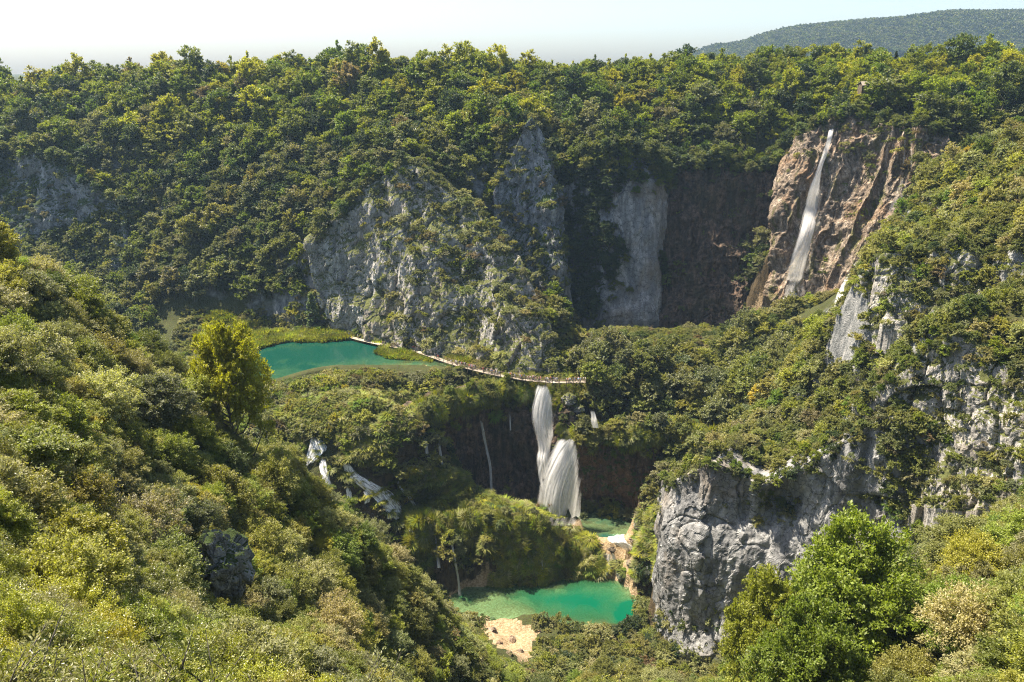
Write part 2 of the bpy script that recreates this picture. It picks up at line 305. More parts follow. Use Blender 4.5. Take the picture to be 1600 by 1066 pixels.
# ------------------------------------------------------------------ cliffs (defined first: the terrain is fitted behind them)
LAKE_Z, PLUNGE_Z, POOL_Z = -97.0, -137.5, -145.0
CL = {
 'far_left_cliff': dict(rows=[[(-90, 225, 356), (0, 245, 352), (60, 240, 350), (110, 265, 348), (160, 300, 345), (200, 330, 342)],
                              [(-90, 310, 350), (0, 320, 345), (60, 320, 343), (110, 330, 342), (160, 355, 338), (200, 370, 335)],
                              [(-90, 400, 338), (0, 400, 334), (60, 405, 331), (110, 410, 329), (160, 425, 325), (200, 440, 321)]], mat='limed', style='lime', step=.55),
 'limestone_buttress': dict(rows=[[(478, 375, 303), (520, 350, 304), (575, 290, 306), (640, 258, 306), (700, 300, 301), (745, 320, 297), (790, 372, 290), (815, 420, 283), (850, 480, 270)],
                                  [(488, 430, 298), (530, 420, 298), (580, 380, 297), (640, 350, 293), (700, 370, 288), (748, 390, 284), (795, 430, 278), (822, 470, 272), (860, 510, 263)],
                                  [(505, 480, 294), (535, 480, 291), (585, 470, 285), (640, 455, 279), (700, 460, 274), (750, 470, 270), (800, 495, 264), (835, 530, 257), (868, 550, 255)],
                                  [(520, 522, 290), (545, 535, 286), (590, 545, 279), (640, 556, 271), (700, 568, 263), (750, 578, 257), (800, 588, 250), (845, 596, 246), (885, 600, 246)]], mat='lime', style='lime', step=.42),
 'grey_pinnacle': dict(rows=[[(770, 300, 320), (800, 240, 322), (828, 188, 324), (850, 215, 323), (868, 280, 322), (884, 350, 318), (892, 400, 322)],
                             [(775, 400, 312), (805, 380, 314), (835, 370, 313), (858, 370, 311), (875, 385, 309), (888, 410, 309), (897, 440, 320)],
                             [(780, 480, 303), (808, 480, 303), (838, 480, 303), (862, 480, 303), (878, 480, 303), (890, 490, 305), (895, 500, 315)],
                             [(790, 545, 293), (815, 550, 291), (845, 552, 290), (865, 552, 290), (880, 545, 292), (890, 540, 296), (896, 530, 306)]], mat='limed', style='lime', step=.5),
 'alcove_cliff': dict(rows=[[(840, 240, 330), (885, 255, 329), (920, 240, 326), (950, 235, 322), (985, 240, 325), (1030, 255, 328), (1050, 262, 340)],
                            [(840, 360, 326), (885, 360, 325), (920, 360, 321), (950, 350, 317), (985, 345, 320), (1028, 345, 323), (1045, 350, 338)],
                            [(840, 440, 322), (885, 440, 321), (920, 440, 317), (955, 435, 314), (985, 430, 316), (1028, 425, 318), (1042, 430, 332)],
                            [(840, 500, 316), (885, 500, 315), (925, 502, 311), (965, 500, 308), (990, 502, 309), (1028, 500, 311), (1040, 500, 326)]], mat='gorge', style='smooth', step=.5),
 'shaded_tufa_cliff': dict(rows=[[(1010, 255, 344), (1060, 262, 341), (1110, 262, 339), (1160, 265, 337), (1200, 262, 336), (1235, 235, 336)],
                                 [(1010, 350, 334), (1060, 350, 331), (1110, 350, 330), (1160, 350, 330), (1200, 350, 330), (1240, 350, 330)],
                                 [(1010, 440, 326), (1060, 440, 323), (1110, 440, 322), (1160, 440, 322), (1200, 440, 322), (1240, 440, 322)],
                                 [(1010, 505, 314), (1060, 505, 312), (1110, 506, 311), (1160, 510, 311), (1200, 512, 311), (1240, 512, 311)]], mat='tufad', style='flute', step=.45),
 'great_waterfall_cliff': dict(rows=[[(1246, 222, 334), (1250, 216, 321), (1296, 190, 317), (1345, 182, 312), (1390, 200, 306), (1440, 204, 300), (1480, 214, 296)],
                                     [(1222, 268, 328), (1225, 272, 316), (1275, 262, 311), (1330, 262, 305), (1385, 262, 299), (1435, 265, 293), (1480, 270, 288)],
                                     [(1213, 350, 322), (1215, 350, 309), (1265, 350, 304), (1320, 350, 298), (1375, 350, 291), (1425, 350, 284), (1470, 350, 279)],
                                     [(1210, 430, 316), (1212, 430, 304), (1255, 430, 299), (1305, 430, 292), (1355, 430, 285), (1400, 430, 277), (1440, 430, 272)],
                                     [(1208, 512, 310), (1210, 515, 299), (1250, 520, 293), (1295, 520, 285), (1340, 520, 277), (1380, 520, 269), (1420, 520, 264)]], mat='trav', style='drape', step=.36),
 'upper_tufa_cliff': dict(rows=[[(655, 660, 217), (672, 645, 221), (710, 630, 228), (760, 612, 238), (800, 603, 242), (835, 601, 243), (865, 603, 243), (905, 606, 243)],
                                [(655, 700, 219), (675, 690, 223), (712, 680, 229), (760, 670, 236), (800, 662, 238), (835, 660, 237), (865, 662, 235), (905, 660, 236)],
                                [(655, 740, 222), (680, 738, 226), (715, 735, 230), (760, 728, 234), (800, 725, 236), (832, 722, 235), (862, 722, 232), (905, 722, 233)],
                                [(655, 775, 222), (680, 778, 224), (715, 785, 227), (760, 792, 229), (800, 800, 231), (832, 806, 231), (862, 810, 231), (905, 812, 231)]], mat='tufad', style='flute', step=.3),
 'right_tufa_cliff': dict(rows=[[(872, 672, 232), (888, 685, 230), (925, 685, 229), (965, 682, 227), (1010, 680, 225), (1060, 670, 224), (1100, 690, 218)],
                                [(876, 715, 231), (892, 720, 229), (928, 720, 229), (968, 720, 228), (1012, 718, 227), (1060, 712, 226), (1100, 725, 220)],
                                [(878, 760, 230), (895, 762, 229), (930, 762, 229), (970, 762, 228), (1015, 760, 227), (1060, 758, 225), (1100, 765, 219)],
                                [(880, 808, 230), (898, 808, 230), (932, 806, 230), (972, 806, 229), (1018, 804, 227), (1060, 800, 224), (1100, 800, 218)]], mat='tufa', style='flute', step=.3),
 'lower_tufa_cliff': dict(rows=[[(640, 815, 199), (670, 815, 201), (720, 812, 203), (770, 812, 204), (810, 818, 205), (845, 822, 206), (880, 850, 207), (940, 880, 204)],
                                [(640, 850, 198), (670, 848, 200), (720, 845, 201.5), (770, 845, 203), (810, 848, 203.5), (848, 852, 204), (885, 868, 205), (940, 890, 203)],
                                [(640, 880, 197), (675, 880, 199), (722, 880, 200), (772, 878, 202), (812, 878, 202), (850, 876, 203), (885, 882, 204), (940, 896, 202)],
                                [(640, 935, 190), (680, 930, 194), (725, 925, 196), (775, 920, 199), (815, 912, 200), (852, 905, 201), (888, 900, 202), (940, 905, 200)]], mat='tufa', style='flute', step=.3),
 'gorge_cliff': dict(rows=[[(1040, 752, 192), (1052, 752, 180), (1092, 735, 175), (1120, 722, 173), (1185, 752, 168), (1240, 735, 165), (1295, 700, 161), (1350, 672, 157), (1400, 650, 152), (1470, 680, 147)],
                           [(1038, 800, 191), (1047, 800, 179), (1085, 800, 172), (1120, 790, 170), (1180, 800, 169), (1240, 790, 165), (1295, 775, 160), (1350, 760, 155), (1400, 750, 150), (1470, 760, 145)],
                           [(1032, 880, 190), (1040, 880, 178), (1076, 880, 170), (1110, 880, 167), (1160, 880, 164), (1240, 870, 160), (1295, 860, 156), (1350, 850, 151), (1400, 850, 145), (1470, 850, 140)],
                           [(1022, 965, 188), (1030, 962, 177), (1064, 975, 168), (1100, 980, 165), (1150, 980, 161), (1235, 970, 156), (1295, 960, 151), (1350, 950, 147), (1400, 950, 142), (1470, 950, 136)],
                           [(1015, 1030, 183), (1025, 1020, 173), (1060, 1022, 165), (1095, 1025, 162), (1150, 1025, 158), (1235, 1030, 151), (1295, 1040, 146), (1350, 1040, 141), (1400, 1040, 136), (1470, 1040, 130)]], mat='gorge', style='slab', step=.27),
 'hillside_crag': dict(rows=[[(1355, 650, 160), (1395, 600, 156), (1440, 560, 153), (1490, 525, 150), (1530, 545, 146), (1570, 570, 143), (1620, 580, 138), (1690, 590, 133)],
                             [(1360, 680, 158), (1398, 650, 153), (1445, 630, 150), (1495, 620, 147), (1535, 630, 143), (1575, 640, 139), (1625, 650, 134), (1690, 660, 128)],
                             [(1370, 720, 155), (1405, 705, 150), (1450, 700, 146), (1500, 700, 142), (1540, 705, 138), (1580, 710, 134), (1630, 715, 129), (1690, 720, 123)],
                             [(1390, 770, 150), (1420, 790, 143), (1460, 795, 138), (1505, 800, 134), (1545, 800, 130), (1585, 800, 126), (1635, 800, 121), (1690, 800, 115)]], mat='lime', style='lime', step=.26),
 'hillside_outcrop': dict(rows=[[(1345, 440, 188), (1372, 405, 186), (1405, 398, 184), (1440, 402, 182), (1475, 384, 180), (1515, 388, 178), (1545, 420, 176)],
                                [(1352, 480, 184), (1378, 450, 181), (1408, 445, 179), (1442, 445, 177), (1478, 440, 175), (1515, 445, 173), (1545, 460, 172)],
                                [(1365, 515, 180), (1388, 515, 176), (1415, 520, 173), (1445, 530, 170), (1480, 540, 167), (1515, 545, 165), (1545, 550, 164)]], mat='lime', style='lime', step=.3),
}
def interp_rows(rows, step):
    A = np.array([[P(*q) for q in r] for r in rows])                   # n x m x 3
    def resample(A, axis, st):
        A = np.moveaxis(A, axis, 0); n = len(A)
        L = np.linalg.norm(np.diff(A, axis=0), axis=2).mean(1); k = max(6, int(L.sum() / st))
        t = np.concatenate(([0], np.cumsum(L))) / L.sum(); q = np.linspace(0, 1, k)
        i = np.clip(np.searchsorted(t, q, side='right') - 1, 0, n - 2); f = ((q - t[i]) / (t[i + 1] - t[i]))[:, None, None]
        p0 = A[np.maximum(i - 1, 0)]; p1 = A[i]; p2 = A[i + 1]; p3 = A[np.minimum(i + 2, n - 1)]
        m1 = (p2 - p0) * .5; m2 = (p3 - p1) * .5
        o = (2 * f ** 3 - 3 * f ** 2 + 1) * p1 + (f ** 3 - 2 * f ** 2 + f) * m1 + (-2 * f ** 3 + 3 * f ** 2) * p2 + (f ** 3 - f ** 2) * m2
        return np.moveaxis(o, 0, axis)
    return resample(resample(A, 0, step), 1, step), A
def gnorm(G):
    a = np.gradient(G, axis=0); b = np.gradient(G, axis=1); n = np.cross(a, b); n /= np.linalg.norm(n, axis=2, keepdims=True) + 1e-9
    if n[..., 1].mean() > 0: n = -n
    return n
MATS = dict(lime=M_LIME, limed=M_LIMED, tufa=M_TUFA, tufad=M_TUFAD, trav=M_TRAV, gorge=M_GORGE)
def blur(A, k=2):
    for _ in range(k):
        B = np.pad(A, ((1, 1), (1, 1), (0, 0)), 'edge'); A = (B[:-2, 1:-1] + B[2:, 1:-1] + B[1:-1, :-2] + B[1:-1, 2:] + 2 * A) / 6
    return A
cliff_geo = {}
ctrl = []
for k, (name, c) in enumerate(CL.items()):
    G, A = interp_rows(c['rows'], c['step']); N = blur(gnorm(G), 8); N /= np.linalg.norm(N, axis=2, keepdims=True)
    p = G.reshape(-1, 3); s = 10 * k; st = c['style']
    if st == 'lime':
        o1, e1 = facets(p * (.16, .16, .10) + fbm(p * .2, 2, s)[:, None] * .35, s); o2, e2 = facets(p * (.5, .5, .3) + fbm(p * .6, 2, s + 3)[:, None] * .3, s + 7)
        d = fbm(p * .06, 3, s) * 2.8 + o1 * 1.5 - .5 * np.exp(-e1 * 18) + o2 * .38 - .12 * np.exp(-e2 * 14) + fbm(p * .9, 3, s + 2) * .22 + fbm(p * (.4, .4, .1), 3, s + 5) * .5
    elif st == 'slab':
        o1, e1 = facets(p * (.055, .055, .025) + fbm(p * .1, 2, s)[:, None] * .35, s); o2, e2 = facets(p * (.35, .35, .2) + fbm(p * .5, 2, s)[:, None] * .3, s + 7)
        d = fbm(p * .05, 3, s) * 2.2 + o1 * 1.3 - .5 * np.exp(-e1 * 30) + o2 * .28 + fbm(p * .8, 4, s + 2) * .16 + fbm(p * (.3, .3, .05), 3, s + 4) * .8
    elif st == 'smooth':
        o1, e1 = facets(p * (.1, .1, .06), s); d = fbm(p * .06, 3, s) * 1.6 + o1 * .9 + fbm(p * (.5, .5, .1), 4, s + 4) * .5
    elif st == 'flute':
        q = p * (.32, .32, .055); q = q + fbm(p * .12, 2, s)[:, None] * .5
        fl = 1 - np.abs(vnoise(q, s)) * 2; fl2 = 1 - np.abs(vnoise(q * 2.7, s + 3)) * 2
        d = fbm(p * .07, 3, s) * 2.2 + fl * 1.2 + fl2 * .5 + fbm(p * .7, 4, s + 5) * .45
    else:
        q = np.stack((p[:, 0] - .30 * p[:, 2], p[:, 1], p[:, 2]), 1) * (.20, .10, .022); q = q + fbm(p * .09, 3, s)[:, None] * .42
        fl = 1 - np.abs(vnoise(q, s)) * 2; fl2 = 1 - np.abs(vnoise(q * 2.9, s + 3)) * 2; o2, e2 = facets(p * (.25, .25, .12), s)
        d = fbm(p * .06, 3, s) * 2.2 + fl * 1.9 + fl2 * .9 + o2 * .35 + fbm(p * .7, 4, s + 5) * .35
    n_, m_ = G.shape[:2]
    D = (p + N.reshape(-1, 3) * d[:, None]).reshape(n_, m_, 3)
    # the outer rows and columns run back into the hill, so that the sheet is the skin of a solid mass
    back = -N; back[..., 2] = 0; back /= np.linalg.norm(back, axis=2, keepdims=True) + 1e-9
    def ext(D, side):
        if side == 'top':
            e = [D[0] + back[0] * q * 1.0 + np.array((0, 0, .3 * math.sqrt(q))) for q in (9, 5, 2, .8)]; return np.concatenate((np.stack(e), D))
        e = [D[-1] + np.array((0, 0, -q)) for q in (2, 6)]; return np.concatenate((D, np.stack(e)))
    D = ext(ext(D, 'top'), 'bottom')
    bl = np.concatenate((np.repeat(back[:1], 4, 0), back, np.repeat(back[-1:], 2, 0)))
    L_ = np.stack([D[:, 0] + bl[:, 0] * q for q in (10, 5, 2)], 1); R_ = np.stack([D[:, -1] + bl[:, -1] * q for q in (2, 5, 10)], 1)
    D = np.concatenate((L_, D, R_), 1)
    cliff_geo[name] = D
    # terrain control points: top edge set back, base set back under the face
    bk = 6.5 if name in ('lower_tufa_cliff', 'upper_tufa_cliff') else 3.6 if c['step'] < .35 else 4.5
    nr = len(c['rows'])
    for i in range(nr):
        for j in range(A.shape[1]):
            b = A[i, j] * 1.0; sc = b[1]
            b[1] += bk + (1.0 if i == 0 else 0)
            if i == 0: b[2] -= .6
            ctrl.append(b)
# ------------------------------------------------------------------ terrain control points
def G(u, v, Y, h=0):
    p = P(u, v, Y); p[2] -= h; ctrl.append(p)
for u, v, Y in [(-350, 150, 400), (-150, 135, 400), (0, 122, 402), (60, 102, 402), (180, 90, 400), (300, 80, 398), (450, 74, 395), (560, 69, 392), (660, 70, 390), (740, 78, 388), (800, 92, 385), (850, 104, 380),
                (900, 92, 385), (960, 98, 390), (1030, 84, 390), (1080, 80, 385), (1130, 98, 380), (1200, 82, 380), (1300, 70, 380), (1380, 72, 375), (1450, 72, 370), (1540, 62, 365), (1600, 62, 360), (1750, 60, 350), (1950, 60, 340)]:
    G(u, v + (14 if u < 200 else 8 if u < 450 else 4), Y, 13)
for x in range(-420, 430, 60): ctrl.append(np.array((x, 445., -12. + 4 * math.sin(x * .02))))
for q in [(100, 190, 372, 9), (220, 200, 365, 9), (200, 270, 345, 8), (300, 300, 335, 8), (420, 180, 365, 9), (420, 300, 328, 8), (330, 400, 312, 8), (420, 420, 306, 8), (560, 170, 362, 9), (520, 280, 325, 8),
          (130, 470, 300, 8), (250, 470, 297, 9), (340, 480, 295, 9), (440, 490, 296, 9), (640, 190, 350, 9), (700, 150, 365, 9), (730, 260, 325, 7), (800, 160, 360, 9), (-100, 470, 300, 8), (-300, 350, 330, 8),
          (900, 190, 366, 9), (870, 150, 372, 9), (960, 160, 368, 9), (1050, 170, 360, 9), (1120, 210, 350, 8), (1180, 160, 362, 9), (1250, 130, 355, 9), (1340, 120, 345, 8), (1450, 140, 335, 8), (1560, 130, 320, 8),
          (1640, 120, 310, 8), (750, 350, 305, 4), (960, 215, 358, 7), (1000, 210, 356, 7)]: G(*q)
for u, v, z in [(390, 515, -96.5), (460, 518, -96.5), (530, 522, -96.6), (250, 515, -96), (100, 520, -95), (-100, 540, -95), (620, 556, -96.8), (700, 572, -96.8), (780, 590, -97), (840, 600, -97.5),
                (900, 520, -96.5), (960, 515, -96.8), (1000, 510, -97), (1080, 512, -97.5), (1150, 516, -98), (1190, 516, -99), (1225, 518, -99), (900, 560, -97), (950, 575, -96.5), (1000, 590, -96), (930, 600, -97), (870, 590, -97.6), (1000, 640, -98),
                (380, 600, -96.5), (450, 600, -96.6), (520, 598, -96.6), (600, 590, -96.6), (680, 590, -96.8), (760, 600, -97), (430, 650, -97.5), (520, 640, -97), (600, 630, -97), (660, 625, -97), (240, 600, -96), (100, 620, -95),
                (490, 685, -102), (440, 700, -105), (400, 760, -112), (560, 720, -108), (600, 690, -103), (640, 665, -100), (640, 790, -120), (560, 800, -121), (600, 870, -131), (540, 860, -130), (680, 770, -119), (650, 740, -114), (700, 800, -120.5), (760, 803, -121.5), (820, 812, -124),
                (850, 825, -127), (880, 845, -132), (920, 865, -137), (960, 882, -143.5), (600, 940, -140), (680, 950, -145), (990, 812, -136.5), (940, 830, -138), (970, 850, -141), (1000, 870, -141), (1035, 800, -131), (1040, 760, -122), (1020, 850, -135), (1030, 900, -134), (1010, 930, -143), (1020, 960, -142),
                (1000, 985, -143.5), (930, 985, -144), (860, 985, -144), (800, 975, -144.3), (740, 960, -144.3), (850, 1010, -143), (950, 1020, -142), (1040, 1010, -141), (800, 1015, -143), (760, 985, -144), (900, 1066, -140), (1000, 1066, -138), (740, 1000, -141),
                (960, 680, -106), (1040, 665, -105), (900, 665, -106), (900, 630, -99), (960, 640, -99)]: ctrl.append(PZ(u, v, z))
for q in [(1000, 520, 262, 11), (1060, 500, 268, 12), (1150, 500, 268, 13), (1100, 560, 252, 10), (1180, 550, 248, 9), (1060, 620, 235, 8),
          (1110, 700, 186, 4), (1180, 640, 205, 5), (1150, 590, 228, 7), (1230, 560, 222, 6), (1300, 520, 215, 5), (1300, 610, 190, 5), (1250, 680, 178, 5), (1400, 560, 176, 4), (1350, 620, 176, 5), (1440, 250, 252, 6), (1400, 330, 246, 6), (1340, 430, 243, 6), (1270, 500, 248, 7),
          (1550, 300, 205, 5), (1600, 200, 245, 6), (1500, 230, 250, 6), (1600, 330, 172, 5), (1600, 480, 150, 4), (1560, 450, 160, 4), (1480, 350, 205, 5), (1750, 250, 190, 6), (1800, 400, 140, 5),
          (0, 350, 100, 7), (-200, 330, 95, 7), (-450, 330, 90, 7), (100, 430, 106, 7), (200, 490, 112, 7), (280, 560, 110, 7), (350, 660, 108, 7), (430, 680, 112, 5), (100, 560, 80, 6), (200, 640, 85, 6), (0, 480, 70, 6), (0, 620, 48, 5), (-200, 600, 40, 5),
          (100, 720, 50, 5), (250, 760, 70, 6), (400, 800, 85, 6), (500, 765, 106, 4), (560, 812, 107, 4), (620, 880, 108, 4), (680, 945, 112, 4), (735, 1000, 118, 4), (330, 960, 62, 6), (0, 850, 24, 5), (150, 900, 34, 5), (200, 1040, 26, 5), (60, 1066, 14, 5), (500, 980, 66, 5), (400, 1066, 38, 4), (600, 940, 100, 5),
          (700, 1040, 100, 5), (640, 1066, 70, 5), (780, 1066, 105, 4), (1060, 1100, 108, 6), (1150, 1066, 92, 7), (1250, 1066, 72, 9), (1350, 1100, 56, 9), (1300, 900, 95, 14), (1500, 1000, 62, 6), (1600, 900, 62, 6), (1600, 800, 82, 6), (1500, 870, 95, 6), (1450, 830, 122, 6), (1700, 1000, 45, 5), (1800, 800, 60, 6)]: G(*q)
for u, v, z in [(690, 940, -144.6), (715, 924, -144.8), (745, 918, -144.8), (770, 914, -144.8), (795, 909, -144.8), (820, 905, -144.8), (845, 900, -144.8), (870, 897, -144.8), (900, 897, -144.8), (930, 900, -144.8),
                (850, 800, -137.3), (870, 795, -137.3), (895, 793, -137.3), (920, 792, -137.3), (950, 791, -137.3), (980, 791, -137.3), (1010, 791, -137.3), (1040, 792, -137.3)]: ctrl.append(PZ(u, v, z))
# behind the left hill the ground falls to the canyon floor
for x, y, z in [(-150, 140, -60), (-110, 150, -70), (-80, 155, -80), (-70, 150, -84), (-220, 160, -60), (-140, 190, -92), (-90, 190, -95), (-240, 220, -92), (-160, 250, -96), (-300, 100, -20), (-300, 280, -90), (-24, 132, -98), (-45, 165, -108), (-52, 125, -76), (0, 155, -133), (-15, 150, -122), (10, 130, -128), (20, 110, -112), (0, 100, -108), (-5, 75, -85), (10, 70, -80), (20, 60, -66),
                (0, 0, -1.7), (-30, 0, -2), (30, 0, -3), (-60, 0, -3), (60, 0, -8), (0, -40, 2), (-100, -20, 0), (100, -20, -2), (0, 12, -17), (-8, 12, -14), (10, 14, -20), (5, 28, -34), (18, 35, -42), (-6, 30, -34), (-15, 20, -21), (-6, 6, -10), (0, 6, -10), (6, 6, -11), (30, 30, -32), (60, 30, -28), (90, 40, -25), (8, 50, -58), (200, 60, -15), (200, 150, -12), (250, 250, -5), (180, 220, -5), (140, 170, -18), (300, 350, -8),
                (95, 285, -93), (75, 292, -97), (110, 275, -80), (85, 262, -80), (140, 275, -40), (150, 290, -28)]:
    ctrl.append(np.array((x, y, z), float))
C = np.array(ctrl)
K = np.sqrt((C[:, None, 0] - C[None, :, 0]) ** 2 + (C[:, None, 1] - C[None, :, 1]) ** 2 + .5)
lam = 1.2
Aug = np.zeros((len(C) + 1, len(C) + 1)); Aug[:-1, :-1] = K - lam * np.eye(len(C)); Aug[-1, :-1] = 1; Aug[:-1, -1] = 1
wts = np.linalg.solve(Aug, np.append(C[:, 2], 0))
def rbf(x, y):
    o = np.empty(len(x))
    for i in range(0, len(x), 20000):
        o[i:i + 20000] = np.sqrt((x[i:i + 20000, None] - C[:, 0]) ** 2 + (y[i:i + 20000, None] - C[:, 1]) ** 2 + .5) @ wts[:-1] + wts[-1]
    return o
def inside(poly, x, y):
    r = np.zeros(x.shape, bool); n = len(poly)
    for i in range(n):
        x1, y1 = poly[i][:2]; x2, y2 = poly[(i + 1) % n][:2]
        c = ((y1 > y) != (y2 > y)) & (x < (x2 - x1) * (y - y1) / (y2 - y1 + 1e-12) + x1); r ^= c
    return r
def edge_dist(poly, x, y):
    d = np.full(x.shape, 1e9); n = len(poly)
    for i in range(n):
        a = np.array(poly[i][:2]); b = np.array(poly[(i + 1) % n][:2]); e = b - a; L2 = (e ** 2).sum() + 1e-9
        t = np.clip(((x - a[0]) * e[0] + (y - a[1]) * e[1]) / L2, 0, 1)
        d = np.minimum(d, np.hypot(x - a[0] - t * e[0], y - a[1] - t * e[1]))
    return d
def smooth_poly(pts, k=6):
    n = len(pts); o = []
    for i in range(n):
        p0, p1, p2, p3 = (np.array(pts[(i + q) % n][:2]) for q in (-1, 0, 1, 2))
        for t in np.linspace(0, 1, k, endpoint=False):
            o.append(tuple(.5 * (2 * p1 + (p2 - p0) * t + (2 * p0 - 5 * p1 + 4 * p2 - p3) * t * t + (3 * p1 - p0 - 3 * p2 + p3) * t ** 3)))
    return o
lake_poly = smooth_poly([PZ(u, v, LAKE_Z) for u, v in [(355, 545), (400, 532), (470, 528), (530, 527), (570, 532), (620, 541), (680, 553), (735, 563), (745, 570), (700, 573), (640, 570), (600, 570), (560, 570), (510, 572), (470, 580), (430, 592), (390, 600), (350, 590), (330, 565)]])
pool_poly = smooth_poly([PZ(u, v, POOL_Z) for u, v in [(700, 938), (725, 918), (770, 912), (820, 902), (860, 894), (900, 895), (930, 902), (965, 905), (985, 920), (996, 942), (988, 962), (965, 975), (930, 980), (890, 979), (850, 974), (810, 968), (770, 968), (735, 962), (708, 955)]])
plunge_poly = smooth_poly([PZ(u, v, PLUNGE_Z) for u, v in [(838, 802), (870, 792), (920, 790), (980, 790), (1035, 790), (1048, 802), (1025, 815), (1000, 822), (985, 832), (960, 838), (930, 836), (900, 826), (865, 814)]])
far_poly = smooth_poly([PZ(u, v, -99.) for u, v in [(1120, 528), (1150, 508), (1200, 505), (1240, 510), (1250, 525), (1210, 533), (1150, 534)]])
WATERS = [(lake_poly, LAKE_Z, 6.0, .35), (pool_poly, POOL_Z, 6.5, .42), (plunge_poly, PLUNGE_Z, 2.0, .25), (far_poly, -99., 2.0, .3)]
def terrain(x, y):
    z = rbf(x, y)
    p = np.stack((x, y, z), 1)
    amp = np.clip((y - 5) / 40, 0.15, 1) * 1.3
    z = z + (fbm(p * .07, 3, 3) * .9 + fbm(p * .3, 3, 9) * .4) * amp
    hm = np.clip((262 - y) / 12, 0, 1) * np.clip((y - 165) / 12, 0, 1) * np.clip((x + 80) / 10, 0, 1) * np.clip((48 - x) / 8, 0, 1)
    z = z + hm * ((1 - np.abs(fbm(p * .17, 2, 21)) * 1.6) * 1.7 - .9)
    far = np.clip((np.maximum(np.abs(x) - 300, np.maximum(y - 440, -60 - y))) / 250, 0, 1); far = far * far * (3 - 2 * far)
    z = z * (1 - far) + (-16.) * far
    for poly, lv, dmax, slope in WATERS:
        bx = [q[0] for q in poly]; by = [q[1] for q in poly]
        m = (x > min(bx) - 6) & (x < max(bx) + 6) & (y > min(by) - 6) & (y < max(by) + 6)
        if not m.any(): continue
        xi, yi = x[m], y[m]; ins = inside(poly, xi, yi); d = edge_dist(poly, xi, yi)
        zz = z[m]
        bed = lv - .15 - dmax * (1 - np.exp(-d * slope / dmax * 1.6))
        if lv == POOL_Z:     # a shallow sand bank at the near left end, a shallow shelf at the far side
            sb = PZ(790, 965, POOL_Z); w = np.exp(-((xi - sb[0]) / 10) ** 2 - ((yi - sb[1]) / 6) ** 2); bed = bed * (1 - w) + (lv + .12) * w
            sb = PZ(860, 915, POOL_Z); w = np.exp(-((xi - sb[0]) / 7) ** 2 - ((yi - sb[1]) / 3.5) ** 2); bed = bed * (1 - w) + (lv - .5) * w
            sb = PZ(735, 935, POOL_Z); w = .96 * np.exp(-((xi - sb[0]) / 17) ** 4 - ((yi - sb[1]) / 11) ** 4); bed = bed * (1 - w) + (lv - .8) * w  # wide left shallows; their olive bed also stands in for shade
        if lv == PLUNGE_Z:
            sb = PZ(905, 825, PLUNGE_Z); w = np.exp(-((xi - sb[0]) / 9) ** 2 - ((yi - sb[1]) / 5) ** 2); bed = bed * (1 - w) + (lv - .12) * w
        if lv == LAKE_Z:
            sb = PZ(650, 558, LAKE_Z); w = .92 * np.exp(-((xi - sb[0]) / 16) ** 2 - ((yi - sb[1]) / 9) ** 2); bed = bed * (1 - w) + (lv - .5) * w
        zz = np.where(ins, np.minimum(zz, bed), np.where(d < 5, np.maximum(zz, lv + .05 + np.minimum(d, 1.5) * .25), zz))
        z[m] = zz
    return z
gx = np.concatenate((-np.geomspace(3200, 262, 26), np.arange(-258, 259, 1.3), np.geomspace(262, 3200, 26)))
gy = np.concatenate((-np.geomspace(600, 32, 10), np.arange(-28, 446, 1.3), np.geomspace(450, 3200, 26)))
XX, YY = np.meshgrid(gx, gy, indexing='xy'); ZZ = terrain(XX.ravel(), YY.ravel()).reshape(XX.shape)
TV = np.stack((XX.ravel(), YY.ravel(), ZZ.ravel()), 1)
TF = grid_faces(len(gy), len(gx))
# ------------------------------------------------------------------ bed / sand colours live on the ground material through a painted mask of what lies there
me = mesh_np('terrain', TV, TF, [M_GROUND], smooth=True)
sand = np.zeros(len(TV))
for poly, lv, _, _ in WATERS: sand[inside(poly, TV[:, 0], TV[:, 1]) & (TV[:, 2] < lv + .3)] = 1.0
su, sv, _d = proj(TV)
bedr = (TV[:, 1] > 100) & (TV[:, 2] < -132) & (inside([(745, 955), (800, 965), (845, 985), (835, 1000), (825, 1040), (800, 1045), (775, 1010), (750, 985)], su, sv) | inside([(850, 815), (1000, 800), (1010, 830), (1010, 875), (985, 915), (925, 905), (915, 860), (880, 835)], su, sv))
sand[bedr] = 1.0
sa_ = me.attributes.new('sand', 'FLOAT', 'POINT'); sa_.data.foreach_set('value', sand.astype(np.float32))
wet = ((TV[:, 1] > 150) & (TV[:, 1] < 262) & (TV[:, 2] < -96) & (TV[:, 0] < 50) & (TV[:, 0] > -75)) | ((su > 1040) & (su < 1340) & (sv > 240) & (sv < 520) & (TV[:, 1] > 285)); wet = wet.astype(np.float32)
wa_ = me.attributes.new('wet', 'FLOAT', 'POINT'); wa_.data.foreach_set('value', wet)
terr = tag(link('terrain', me), kind='structure', label='forested limestone hills and canyon floor around the lakes')
def zt(x, y):
    x = np.atleast_1d(x); y = np.atleast_1d(y)
    i = np.clip(np.searchsorted(gy, y) - 1, 0, len(gy) - 2); j = np.clip(np.searchsorted(gx, x) - 1, 0, len(gx) - 2)
    fy = (y - gy[i]) / (gy[i + 1] - gy[i]); fx = (x - gx[j]) / (gx[j + 1] - gx[j])
    return (ZZ[i, j] * (1 - fx) + ZZ[i, j + 1] * fx) * (1 - fy) + (ZZ[i + 1, j] * (1 - fx) + ZZ[i + 1, j + 1] * fx) * fy

